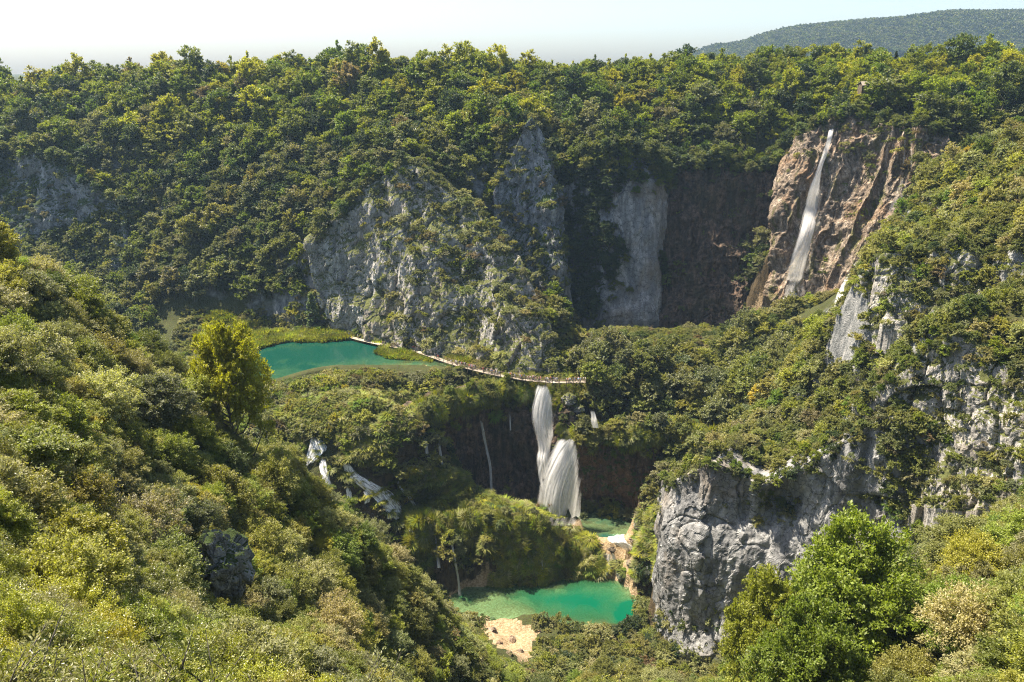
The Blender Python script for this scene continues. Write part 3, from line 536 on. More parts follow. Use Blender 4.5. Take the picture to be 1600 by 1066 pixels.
LAB = {'far_left_cliff': 'blue-grey limestone cliff at the far left under dark forest',
 'limestone_buttress': 'big grey limestone buttress above the boardwalk and lake',
 'grey_pinnacle': 'narrow grey rock pinnacle behind the right side of the buttress',
 'alcove_cliff': 'smooth grey rock wall in the deep shaded alcove',
 'shaded_tufa_cliff': 'dark brown shaded cliff left of the tall waterfall',
 'great_waterfall_cliff': 'sunlit ochre travertine cliff carrying the tall waterfall',
 'upper_tufa_cliff': 'dark mossy cliff left of the white double waterfall',
 'right_tufa_cliff': 'dark brown undercut cliff right of the white double waterfall',
 'lower_tufa_cliff': 'dark tufa bank under the grassy mound behind the emerald pool',
 'gorge_cliff': 'tall grey limestone cliff right of the emerald pool',
 'hillside_crag': 'pale broken limestone crag at the right edge',
 'hillside_outcrop': 'pale rocky outcrop among shrubs below the right hillside'}
bv_v = [TV]; bv_f = [TF]; off = len(TV)
cliff_samples = []
for name, D in cliff_geo.items():
    n_, m_ = D.shape[:2]; V = D.reshape(-1, 3); F = grid_faces(n_, m_)
    a, b, c_ = V[F[:, 0]], V[F[:, 1]], V[F[:, 2]]
    if np.cross(b - a, c_ - a)[:, 1].mean() > 0: F = F[:, ::-1]
    me = mesh_np(name, V, F, MATS[CL[name]['mat']], smooth=False)
    o = tag(link(name, me), LAB[name], 'cliff', kind='structure')
    bv_v.append(V); bv_f.append(F + off); off += len(V)
    a, b, c_ = V[F[:, 0]], V[F[:, 1]], V[F[:, 2]]; nn = np.cross(b - a, c_ - a); ar = np.linalg.norm(nn, axis=1, keepdims=True) + 1e-9
    cliff_samples.append((name, a, nn / ar, ar[:, 0]))
BV = BVHTree.FromPolygons([tuple(v) for v in np.concatenate(bv_v)], [tuple(f) for f in np.concatenate(bv_f)])
def hit(u, v):
    d = Vector(ray(u, v)); d.normalize(); r = BV.ray_cast(Vector((0, 0, 0)), d, 5000)
    return r[0], r[1]

# ------------------------------------------------------------------ water surfaces
def water(name, poly, lv, mat, label, cat='water'):
    bx = [q[0] for q in poly]; by = [q[1] for q in poly]
    xs = np.arange(min(bx) - 2, max(bx) + 2, .7); ys = np.arange(min(by) - 2, max(by) + 2, .7)
    X, Y = np.meshgrid(xs, ys, indexing='xy'); x, y = X.ravel(), Y.ravel()
    d = np.where(inside(poly, x, y), 1, -1) * edge_dist(poly, x, y)
    F = grid_faces(len(ys), len(xs)); keep = (d[F] > -1.2).all(1); F = F[keep]
    used = np.unique(F); mp = np.full(len(x), -1); mp[used] = np.arange(len(used))
    V = np.stack((x, y, np.full(len(x), lv)), 1)[used]; F = mp[F]
    me = mesh_np(name, V, F, mat, smooth=True)
    a = me.attributes.new('depth', 'FLOAT', 'POINT'); a.data.foreach_set('value', np.clip(lv - zt(V[:, 0], V[:, 1]), 0, 9).astype(np.float32))
    return tag(link(name, me), label, kind='structure')
water('upper_lake', lake_poly, LAKE_Z, M_LAKE, 'turquoise upper lake behind the scrub terrace')
water('emerald_pool', pool_poly, POOL_Z, M_POOL, 'emerald green pool at the canyon bottom')
water('plunge_pool', plunge_poly, PLUNGE_Z, M_PLUNGE, 'shallow plunge pool under the white double waterfall')
water('far_pool', far_poly, -99., M_PLUNGE, 'dark pool at the foot of the tall waterfall')

# ------------------------------------------------------------------ waterfalls
def catmull(pts, k):
    pts = [np.array(p, float) for p in pts]; n = len(pts); o = []
    for i in range(n - 1):
        p0, p1, p2, p3 = pts[max(i - 1, 0)], pts[i], pts[i + 1], pts[min(i + 2, n - 1)]
        for t in np.linspace(0, 1, k, endpoint=False): o.append(.5 * (2 * p1 + (p2 - p0) * t + (2 * p0 - 5 * p1 + 4 * p2 - p3) * t * t + (3 * p1 - p0 - 3 * p2 + p3) * t ** 3))
    o.append(pts[-1]); return np.array(o)
def place_row(u, v, Y, drape):
    if drape is not None:
        h, n = hit(u, v)
        if h is not None:
            d = ray(u, v); return np.array(h) - d / np.linalg.norm(d) * drape
    return P(u, v, Y)
HUG = []
def fall(name, rows, mat, label, cat='waterfall', bulge=.25, drape=None, layers=3, group=None, seed=0, across=14, wob=.35, lift=.7, fr=.9):
    """rows: (u_left, u_right, v, depth): a sheet of falling water, bowed towards the front, in a few layers of strands"""
    V = []; F = []; UV = []; ED = []; off = 0; hug = drape is not None and cat == 'cascade'
    if drape is not None and not hug:
        out = []
        for (a, b, v, Y) in rows:
            q = place_row((a + b) / 2, v, Y if Y else 250, drape); out.append((a, b, v, q[1]))
        rows = out
    if hug: rows = [(a, b, v, 1.) for a, b, v, Y in rows]
    R_ = catmull(rows, 5 if hug else 7)
    for L in range(layers):
        cum = 0; prev = None; n = len(R_)
        for i, (a, b, v, Y) in enumerate(R_):
            if hug:
                if L >= layers - 1: continue
                ln = np.array([place_row(a + (b - a) * j / across, v, 200, drape * (1 + L * .8)) for j in range(across + 1)]); md = np.median(ln[:, 1])
                ln = np.where(np.abs(ln[:, 1:2] - md) > 4, np.array([P(a + (b - a) * j / across, v, md) for j in range(across + 1)]), ln); HUG.append(ln)
                p, q = ln[0], ln[-1]
            else: p, q = P(a, v, Y), P(b, v, Y)
            w = np.linalg.norm(q - p); mid = (p + q) / 2
            if prev is not None: cum += np.linalg.norm(mid - prev)
            prev = mid
            for j in range(across + 1):
                t = j / across; x = (ln[j] if hug else p + (q - p) * t); bow = math.sin(math.pi * t)
                nz = float(vnoise(np.array([[t * w * fr + L * 7 + seed, cum * .12, L * 3.3]]))[0])
                x = x + (np.array((0, -.5, .5)) * (bow * .35 + nz * .25) if hug else np.array((0, -1, 0)) * (bow * w * bulge + lift * (L * .45) + nz * wob * min(1, w * .3)))
                V.append(x); UV.append((t * w + L * 31.7 + seed * 5, cum)); ED.append(min(1., bow * (3.0 if hug else 1.5)) * (1. if L < 2 else .8) * min(1., .35 + i * .18 if not hug else min(.2 + i * .35, .2 + (n - 1 - i) * .35)))
        if hug and L >= layers - 1: continue
        F.append(grid_faces(n, across + 1) + off); off += n * (across + 1)
    F = np.concatenate(F); me = mesh_np(name, V, F, mat, smooth=True)
    uv = me.uv_layers.new(name='UVMap'); UV = np.array(UV, np.float32)[F.ravel()]; uv.data.foreach_set('uv', UV.ravel())
    a = me.attributes.new('edge', 'FLOAT', 'POINT'); a.data.foreach_set('value', np.array(ED, np.float32))
    return tag(link(name, me), label, cat, group)
fall('tall_waterfall', [(1299, 1306, 180, 0), (1293, 1303, 205, 0), (1285, 1296, 235, 0), (1275, 1286, 262, 0), (1262, 1283, 290, 0), (1251, 1281, 330, 0), (1244, 1276, 360, 0), (1233, 1268, 395, 0), (1224, 1259, 430, 0), (1218, 1250, 465, 0), (1213, 1244, 515, 0)],
     M_TALL, 'tall thin white waterfall streaming down the ochre cliff', drape=1.6, bulge=.12, lift=.5)
fall('tall_waterfall_spray', [(1262, 1292, 275, 0), (1250, 1292, 320, 0), (1240, 1286, 365, 0), (1226, 1278, 405, 0), (1216, 1268, 450, 0), (1208, 1256, 510, 0)], M_SPRAY, 'soft spray drifting around the tall waterfall', cat='spray', drape=2.4, bulge=.1, layers=2, seed=2)
fall('side_waterfall', [(1336, 1346, 408, 0), (1322, 1338, 430, 0), (1308, 1326, 455, 0), (1296, 1320, 490, 0)], M_FALL, 'short white side fall low on the ochre cliff', drape=1.3, bulge=.1, seed=5, lift=.4)
for i, (u, v0, v1) in enumerate([(1398, 205, 262), (1413, 208, 258), (1424, 200, 262), (1386, 215, 250)]):
    fall('water_trickle', [(u - 3, u + 3, v0, 0), (u - 4, u + 3, (v0 + v1) / 2, 0), (u - 6, u + 3, v1, 0)], M_MIST, ['thin trickle under the right rim of the ochre cliff'][0], drape=1.0, layers=2, seed=10 + i, group='trickles under the right rim of the ochre cliff', across=5)
fall('thin_strand', [(1306, 1312, 190, 0), (1300, 1308, 225, 0), (1296, 1304, 262, 0), (1290, 1298, 310, 0)], M_MIST, 'thin second strand right of the tall waterfall', drape=1.1, layers=2, seed=77, across=5)
fall('cliff_rivulet', [(1410, 1424, 262, 0), (1395, 1415, 300, 0), (1375, 1400, 340, 0), (1358, 1378, 375, 0), (1340, 1352, 408, 0)], M_MIST, 'pale rivulet running down the right side of the ochre cliff', drape=.9, layers=2, seed=21, across=8)
# the double waterfall of the middle
fall('upper_waterfall', [(838, 856, 599, 237), (832, 864, 616, 236), (827, 869, 640, 235), (829, 870, 662, 234), (835, 866, 685, 233), (838, 862, 702, 232), (836, 860, 718, 230.5), (840, 856, 745, 229.5)], M_FAN, 'upper white fall dropping from under the boardwalk', bulge=.3, seed=31, across=44, wob=.4, fr=3)
fall('main_waterfall', [(873, 897, 682, 225), (862, 903, 695, 225), (849, 909, 717, 224.5), (839, 912, 742, 224), (833, 914, 768, 223.5), (829, 917, 800, 223)], M_FAN, 'broad white fan-shaped waterfall plunging into the pool', bulge=.34, layers=3, seed=33, across=70, wob=.35, fr=3)
fall('white_spray', [(836, 912, 797, 217.5), (832, 915, 804, 216.5), (828, 922, 811, 215)], M_SPRAY, 'soft white spray at the foot of the fan-shaped waterfall', bulge=.2, layers=3, seed=34, cat='spray', across=20)
def foam_patch(u, v, z, rx, ry, label, seed):
    c = PZ(u, v, z); V = [(c[0], c[1], z + .06)]; E_ = [1.]; UV = [(0, 0)]; F = []; k = 40; rr = np.random.default_rng(seed)
    for q, (f, e_) in enumerate(((.35, .95), (.7, .75), (1., .0))):
        for i in range(k):
            a = 2 * math.pi * i / k; w = f * (1 + .18 * math.sin(3 * a + seed) + .1 * math.sin(7 * a + 2 * seed)); V.append((c[0] + rx * w * math.cos(a), c[1] + ry * w * math.sin(a), z + .06)); E_.append(e_); UV.append((rx * w * math.cos(a), ry * w * math.sin(a)))
    F = [(0, 1 + i, 1 + (i + 1) % k, 0) for i in range(k)]
    for q in range(2):
        for i in range(k): F.append((1 + q * k + i, 1 + (q + 1) * k + i, 1 + (q + 1) * k + (i + 1) % k, 1 + q * k + (i + 1) % k))
    me = bpy.data.meshes.new('foam'); me.from_pydata(V, [], [f[:3] if f[0] == 0 else f for f in F]); me.materials.append(M_SPRAY)
    uv = me.uv_layers.new(name='UVMap')
    for l in me.loops: uv.data[l.index].uv = UV[l.vertex_index]
    at = me.attributes.new('edge', 'FLOAT', 'POINT'); at.data.foreach_set('value', np.array(E_, np.float32))
    tag(link('foam', me), label, 'foam')
foam_patch(876, 812, PLUNGE_Z, 11, 4.2, 'white foam spreading on the plunge pool under the main fall', 1)

fall('side_stream', [(856, 862, 702, 231), (848, 856, 712, 230), (840, 847, 738, 228), (846, 852, 765, 227)], M_FALL, 'short side stream left of the fan-shaped waterfall', bulge=.1, seed=36, across=6, layers=2)
fall('right_stream', [(921, 929, 640, 229), (922, 933, 650, 228.2), (921, 936, 658, 227.4), (924, 938, 668, 226.6)], M_TALL, 'narrow stream among bushes right of the upper fall', bulge=.1, seed=37, across=8, layers=2)
for i, rows in enumerate([[(680, 684, 672, 0), (684, 690, 700, 0), (688, 694, 725, 0)], [(747, 753, 648, 0), (755, 761, 690, 0), (763, 769, 730, 0), (765, 771, 768, 0)], [(661, 668, 682, 0), (664, 671, 708, 0)], [(795, 798, 640, 0), (796, 799, 672, 0)]]):
    fall('cliff_trickle', rows, M_RIB, 'thin ribbon of water on the dark mossy cliff', drape=1.2, layers=3, seed=40 + i, group='thin ribbons on the upper dark cliff', across=5, lift=.3)
for i, rows in enumerate([[(676, 681, 812, 0), (679, 684, 850, 0), (682, 690, 886, 0)], [(700, 703, 828, 0), (706, 711, 862, 0), (713, 719, 905, 0), (715, 723, 932, 0)], [(845, 847, 868, 0), (847, 849, 892, 0)]]):
    fall('ribbon_fall', rows, M_RIB, ['left ribbon fall on the lower mossy bank', 'long ribbon fall reaching the emerald pool', 'tiny trickle at the right end of the mossy bank'][i], drape=1.4, layers=3, seed=50 + i, across=6, lift=.3)
# cascades on the left slope
def cascade(name, rows, label, seed, cat='cascade', drape=.6, mat=None, group=None):
    """a braid of thin streams that part and meet over the ledges"""
    rr = random.Random(seed); wmax = max(w for _, _, w in rows); n = max(1, int(wmax / 7)); root = None
    rows = [(u, v, w * 1.25) for u, v, w in rows]; root = bpy.data.objects.new(name, None); COL.objects.link(root); tag(root, label, cat, group)
    sh = fall('sheet', [(u - w * .5, u + w * .5, v, 0) for u, v, w in rows], M_CASC, None, cat='cascade', drape=drape, layers=2, seed=seed, across=12); del sh['category']; sh.parent = root
    for k in range(n):
        ph = rr.uniform(0, 6.28); c0 = (k + .5) / n * 2 - 1; a = rr.randint(0, 1) if n > 3 and k % 2 else 0; sub = rows[a:] if len(rows) - a >= 2 else rows
        if n > 4 and rr.random() < .3 and len(sub) > 3: sub = sub[:-1]
        st = []
        for i, (u, v, w) in enumerate(sub):
            c = u + w * .5 * (c0 * .8 + .28 * math.sin(ph + i * 1.9)); ww = rr.uniform(3.0, 8.5) if n > 2 else rr.uniform(2.5, 5); st.append((c - ww / 2, c + ww / 2, v + rr.uniform(-2, 2), 0))
        o = fall('strand', st, mat or (M_FOAM if k % 3 else M_FALL), None, cat='cascade', drape=drape, layers=2, seed=seed + k * .7, across=3)
        if 'category' in o: del o['category']
        o.parent = root
    return root
cascade('left_cascade', [(492, 682, 14), (497, 700, 26), (490, 712, 22), (482, 728, 9)], 'wide white cascade at the top left of the stepped falls', 60)
cascade('left_cascade', [(504, 712, 8), (506, 735, 12), (512, 755, 10), (520, 768, 10)], 'narrow white cascade just below the top left one', 61)
cascade('middle_cascade', [(538, 722, 9), (550, 740, 18), (565, 752, 26), (590, 768, 34), (607, 785, 34), (617, 800, 26), (620, 815, 30)], 'broad middle cascade spilling over mossy ledges', 62)
cascade('lower_cascade', [(626, 812, 26), (640, 822, 18), (650, 836, 14)], 'lowest cascade below the broad one', 63)
cascade('small_cascade', [(542, 758, 6), (546, 775, 8), (544, 786, 8)], 'small cascade left of the broad one', 64)
cascade('small_cascade', [(568, 765, 5), (575, 778, 8), (570, 790, 6)], 'small cascade under the broad one', 65)
cascade('small_cascade', [(620, 750, 4), (628, 765, 5), (640, 778, 6), (650, 795, 5)], 'thin cascade right of the broad one', 66)
cascade('corner_cascade', [(600, 858, 22), (610, 868, 26), (620, 880, 14)], 'little white cascade half hidden below left', 67)
# outflow to the emerald pool
cascade('outflow_cascade', [(968, 832, 16), (962, 842, 26), (975, 852, 22), (992, 862, 14)], 'white rapids between the plunge pool and the bank', 70)
cascade('outflow_cascade', [(948, 862, 20), (950, 876, 22), (942, 892, 24), (938, 905, 22)], 'white rapids spilling into the emerald pool', 71)
cascade('outflow_cascade', [(1020, 880, 5), (1012, 890, 14), (1008, 902, 10)], 'small white rapids on the right bank', 72)

# ------------------------------------------------------------------ vegetation meshes
def rnd_unit(n, r): q = r.normal(size=(n, 3)); return q / np.linalg.norm(q, axis=1, keepdims=True)
def leaves(Pn, A_, N_, s, wid=.5, fold=False, r=None):
    """one leaf per row: centre, axis, normal, size"""
    N_ = N_ - (N_ * A_).sum(1, keepdims=True) * A_; N_ /= np.linalg.norm(N_, axis=1, keepdims=True) + 1e-9
    B = np.cross(N_, A_); s = np.asarray(s)[:, None]
    n = len(Pn)
    if not fold:
        V = np.stack((Pn - A_ * s * .5, Pn + B * s * wid * .5 - A_ * s * .05, Pn + A_ * s * .5, Pn - B * s * wid * .5 - A_ * s * .05), 1).reshape(-1, 3)
        return V, np.arange(n * 4).reshape(n, 4)
    up = N_ * s * .10
    V = np.stack((Pn - A_ * s * .5, Pn - A_ * s * .15 + B * s * wid * .48 + up, Pn + A_ * s * .22 + B * s * wid * .36 + up, Pn + A_ * s * .5 - N_ * s * .08,
                  Pn + A_ * s * .22 - B * s * wid * .36 + up, Pn - A_ * s * .15 - B * s * wid * .48 + up), 1).reshape(-1, 3)
    i = np.arange(n)[:, None] * 6
    return V, np.concatenate((i + [0, 1, 2, 3], i + [0, 3, 4, 5]), 1).reshape(-1, 4)
def crown(seed, H, Rr, nleaf, leaf, ncl=60, base=.3, spray=1.0, up=.45, flat=.55, shape='round', wid=.55, fold=False, gap=.0):
    """leaf sprays carried by limbs: each limb ends in a fan of twigs, so outlines stay ragged and gaps open between sprays"""
    r = np.random.default_rng(seed); zc = H * (base + (1 - base) * .5); hz = H * (1 - base) * .5
    C_ = []; D_ = []
    lob = r.normal(size=(7, 3)); lob /= np.linalg.norm(lob, axis=1, keepdims=True); la = r.uniform(-.22, .3, 7)
    while len(C_) < ncl:
        d = rnd_unit(1, r)[0]
        if d[2] < -.55: continue
        rad = r.uniform(.35, .86) ** .7
        bump = 1 + (la * np.clip(lob @ d, 0, 1) ** 2).sum()
        if shape == 'cone':
            t = r.uniform(0, 1) ** .8; w = (1 - t) ** .85; c = np.array((d[0] * w * Rr * rad * 1.3, d[1] * w * Rr * rad * 1.3, H * (base * .5 + t * (1 - base * .5) * .95)))
            dd = np.array((d[0], d[1], -.12 + .5 * t))
        elif shape == 'bush':
            c = np.array((d[0] * Rr * rad * bump, d[1] * Rr * rad * bump, H * .25 + abs(d[2]) * H * .62 * rad * bump)); dd = d + np.array((0, 0, up))
        else:
            w = 1.0 if d[2] < 0 else 1 - .18 * d[2]
            c = np.array((d[0] * Rr * rad * bump * w, d[1] * Rr * rad * bump * w, zc + d[2] * hz * rad * bump)); dd = d * np.array((1, 1, .6)) + np.array((0, 0, up))
        C_.append(c); D_.append(dd / np.linalg.norm(dd))
    C_ = np.array(C_); D_ = np.array(D_)
    k = r.integers(0, ncl, nleaf); wgt = r.uniform(.5, 1.5, ncl); k = r.choice(ncl, nleaf, p=wgt / wgt.sum())
    L = spray * Rr * .42 * r.uniform(.7, 1.3, ncl)
    tw = 5; fan = r.normal(size=(ncl, tw, 3)) * .55; q = r.integers(0, tw, nleaf)
    dirs = D_[k] + fan[k, q]; dirs /= np.linalg.norm(dirs, axis=1, keepdims=True)
    t = r.uniform(0, 1, nleaf) ** .75
    jit = r.normal(size=(nleaf, 3)) * (L[k] * .13 * (1.25 - t * .6))[:, None]; jit[:, 2] *= flat
    Pn = C_[k] + dirs * (t * L[k])[:, None] - D_[k] * (L[k] * .35)[:, None] + jit
    Pn[:, 2] -= (t ** 2 * L[k] * .12)
    A_ = dirs * .8 + rnd_unit(nleaf, r) * .75; A_ /= np.linalg.norm(A_, axis=1, keepdims=True)
    N_ = np.array((0, 0, 1.)) * .75 + D_[k] * .45 + rnd_unit(nleaf, r) * .62
    V, F = leaves(Pn, A_, N_, leaf * r.uniform(.6, 1.35, nleaf), wid, fold)
    V[:, 2] = np.maximum(V[:, 2], .05)
    return V, F, C_, D_
def limbs(seed, H, Rr, C_, trunk=.045, n=22, base=.3, lean=0):
    r = np.random.default_rng(seed + 99); parts = []
    top = H * .66; k = 7; tr = np.array([[math.sin(i * 1.1 + seed) * .02 * H * i / k + lean * i / k, math.cos(i * .9 + seed) * .02 * H * i / k, -1.0 + (top + 1.0) * i / k] for i in range(k + 1)])
    r0 = H * trunk * .5; parts.append(tube(tr, [r0 * (1.5 if i == 0 else 1) * (1 - .85 * i / k) for i in range(k + 1)], 6))
    idx = r.permutation(len(C_))[:n]
    for i in idx:
        c = C_[i]; z0 = np.clip(c[2] - np.hypot(c[0], c[1]) * .7, H * base * .5, top * .95); f = (z0 + 1) / (top + 1) * k; a = int(min(f, k - 1)); s = tr[a] + (tr[a + 1] - tr[a]) * (f - a)
        m = (s + c) / 2 + np.array((0, 0, -.05 * H)) * .5 + r.normal(size=3) * .02 * H; rr = r0 * (1 - .8 * z0 / top) * .55
        parts.append(tube([s, m, c], [rr, rr * .65, rr * .2], 4))
    return join_np(parts)
def joined_tree(name, seed, H, Rr, nleaf, leaf, n=14, lmat=None, **kw):
    V, F, C_, D_ = crown(seed, H, Rr, nleaf, leaf, **kw); v2, f2 = limbs(seed, H, Rr, C_, n=n, base=kw.get('base', .3))
    VV, FF = join_np([(V, F), (v2, f2)]); return mesh_np(name, VV, FF, [lmat or M_LEAF, M_BARK], np.r_[np.zeros(len(F)), np.ones(len(f2))])
def split_tree(name, seed, H, Rr, nleaf, leaf, n=26, lmat=None, **kw):
    V, F, C_, D_ = crown(seed, H, Rr, nleaf, leaf, **kw); v2, f2 = limbs(seed, H, Rr, C_, n=n, base=kw.get('base', .3))
    return mesh_np(name + '_crown', V, F, [lmat or M_LEAF]), mesh_np(name + '_trunk', v2, f2, [M_BARK])
# heights in metres; prototypes for each distance, so that a leaf clump is about a pixel or two where it stands
PROTO = {
 'forest': [joined_tree('forest_tree', s, 13, r_, 6500, .62, ncl=34, base=.12, spray=1.15, up=.5) for s, r_ in ((1, 5.2), (2, 4.6), (3, 5.6), (4, 4.2))],
 'scrubby': [joined_tree('scrub_tree', s, 8, r_, 6500, .40, ncl=38, base=.1, spray=1.05, up=.35, flat=.7, wid=.6) for s, r_ in ((11, 3.9), (12, 3.4), (13, 4.2), (14, 3.6))],
 'bush': [joined_tree('bush', s, 3.2, r_, 3400, .27, n=8, ncl=24, base=0, spray=.95, shape='bush', up=.5) for s, r_ in ((21, 2.3), (22, 2.0), (23, 2.6))],
 'near': [split_tree('near', s, 8, r_, 26000, .20, ncl=95, base=.05, spray=.85, up=.3, flat=.8, wid=.55) for s, r_ in ((31, 4.0), (32, 3.5), (33, 4.4), (34, 3.8))],
 'close': [split_tree('close', s, 5, r_, 30000, .105, n=34, lmat=M_LEAFN, ncl=120, base=.0, spray=.8, up=.35, flat=.9, wid=.5) for s, r_ in ((41, 2.7), (42, 2.3), (43, 3.0))],
 'big': [split_tree('big', s, 20, r_, 70000, .36, n=44, ncl=170, base=.06, spray=.72, up=.35, flat=.7) for s, r_ in ((51, 8.6), (52, 7.5))],
 'conifer': [joined_tree('spruce_tree', 61, 16, 3.4, 6000, .55, n=20, ncl=90, base=.1, spray=.8, up=0, shape='cone', flat=.4)],
 'airy': [split_tree('airy', s, 9, 3.4, 5200, .24, n=44, ncl=46, base=.3, spray=.9, up=.2, flat=.9) for s in (71, 72)],
}
def leafspray(name, seed, n, size, L, nshoots, mat):
    """long leafy shoots with single large leaves, as seen from close by"""
    r = np.random.default_rng(seed); Vs = []; st = []
    for k in range(nshoots):
        a = r.uniform(0, 2 * math.pi); tl = r.uniform(.35, .95); d = np.array((math.cos(a) * tl, math.sin(a) * tl, 1.)); d /= np.linalg.norm(d); ln = L * r.uniform(.55, 1.1)
        s0 = np.array((r.normal() * L * .22, r.normal() * L * .22, -.2)); t = np.linspace(0, 1, 6)[:, None]; pts = s0 + d * t * ln + np.array((d[0], d[1], -.3)) * t ** 2 * ln * .22
        st.append(tube(pts, [.012 * L * (1.2 - q) + .004 for q in np.linspace(0, 1, 6)], 4))
        m = n // nshoots; tt = r.uniform(.12, 1, m); q = np.stack([np.interp(tt, np.linspace(0, 1, 6), pts[:, c]) for c in range(3)], 1)
        side = rnd_unit(m, r); side[:, 2] = side[:, 2] * .5 + .15; side /= np.linalg.norm(side, axis=1, keepdims=True)
        ax = side * .9 + d * .55 + np.array((0, 0, -.15)); ax /= np.linalg.norm(ax, axis=1, keepdims=True); sz = size * r.uniform(.6, 1.25, m)
        reach = size * (.55 + r.uniform(0, 2.2, m)); Vs.append(leaves(q + side * reach[:, None], ax, np.array((0, 0, 1.)) + rnd_unit(m, r) * .55, sz, .46, True))
    V, F = join_np(Vs); v2, f2 = join_np(st); return mesh_np(name + '_foliage', V, F, [mat]), mesh_np(name + '_stem', v2, f2, [M_BARK])
PROTO['spray'] = [leafspray('spray', s, 2600, .15, 2.4, 26, M_LEAFN) for s in (81, 82, 83)]
def tuft(name, seed, n, L, mat, droop=.5, spread=.6, base=.6):
    r = np.random.default_rng(seed); V = []; F = []
    a = r.uniform(0, 2 * math.pi, n); rr = base * np.sqrt(r.uniform(0, 1, n)); p0 = np.stack((np.cos(a) * rr, np.sin(a) * rr, np.full(n, -.1)), 1)
    d = np.stack((np.cos(a) * spread, np.sin(a) * spread, np.ones(n)), 1) + r.normal(size=(n, 3)) * .25; d /= np.linalg.norm(d, axis=1, keepdims=True)
    ln = (L * r.uniform(.5, 1.15, n))[:, None]; w = np.cross(d, (0, 0, 1.)) + 1e-3; w /= np.linalg.norm(w, axis=1, keepdims=True); w = w * (L * .075)
    m = p0 + d * ln * .55; e = p0 + d * ln + np.stack((np.cos(a), np.sin(a), np.full(n, -1.)), 1) * ln * droop * .5
    V = np.stack((p0 - w, p0 + w, m + w * .8, m - w * .8, e + w * .15, e - w * .15), 1).reshape(-1, 3); i = np.arange(n)[:, None] * 6
    return mesh_np(name, V, np.concatenate((i + [0, 1, 2, 3], i + [3, 2, 4, 5]), 1).reshape(-1, 4), [mat])
TUFTS = [tuft('sedge_tuft', s, 130, 1.5, M_GRASS, .9, .75, .5) for s in (1, 2)]
REEDS = [tuft('reed_tuft', s, 110, 1.9, M_GRASS, .15, .16, .9) for s in (3, 4)]

def mass(name, meshes, pts, rots, scls, idxs, tints, label, keep=True):
    """one countless mass: many copies of a few meshes on one set of points"""
    pm = bpy.data.meshes.new(name); n = len(pts); pm.vertices.add(n); pm.vertices.foreach_set('co', np.asarray(pts, np.float32).ravel())
    for nm, ty, key, arr in (('tint', 'FLOAT_COLOR', 'color', np.c_[np.asarray(tints), np.ones(n)]), ('idx', 'INT', 'value', idxs), ('rot', 'FLOAT_VECTOR', 'vector', rots), ('scl', 'FLOAT_VECTOR', 'vector', scls)):
        a = pm.attributes.new(nm, ty, 'POINT'); a.data.foreach_set(key, np.asarray(arr, np.int32 if ty == 'INT' else np.float32).ravel())
    o = link(name, pm); tag(o, label, kind='stuff')
    ng = bpy.data.node_groups.new(name, 'GeometryNodeTree'); ng.interface.new_socket('Geometry', in_out='INPUT', socket_type='NodeSocketGeometry'); ng.interface.new_socket('Geometry', in_out='OUTPUT', socket_type='NodeSocketGeometry')
    N = ng.nodes.new; L = ng.links.new; gi = N('NodeGroupInput'); go = N('NodeGroupOutput'); iop = N('GeometryNodeInstanceOnPoints'); jn = N('GeometryNodeJoinGeometry')
    for m in reversed(meshes):
        ob = bpy.data.objects.new(m.name + '_source', m); oi = N('GeometryNodeObjectInfo'); oi.inputs['Object'].default_value = ob; g2 = N('GeometryNodeGeometryToInstance'); L(oi.outputs['Geometry'], g2.inputs[0]); L(g2.outputs[0], jn.inputs[0])
    L(jn.outputs[0], iop.inputs['Instance']); L(gi.outputs[0], iop.inputs['Points']); iop.inputs['Pick Instance'].default_value = True
    for nm, ty, sock in (('idx', 'INT', 'Instance Index'), ('rot', 'FLOAT_VECTOR', 'Rotation'), ('scl', 'FLOAT_VECTOR', 'Scale')):
        x = N('GeometryNodeInputNamedAttribute'); x.data_type = ty; x.inputs[0].default_value = nm; L(x.outputs[0], iop.inputs[sock])
    L(iop.outputs[0], go.inputs[0]); md = o.modifiers.new('scatter', 'NODES'); md.node_group = ng
    return o

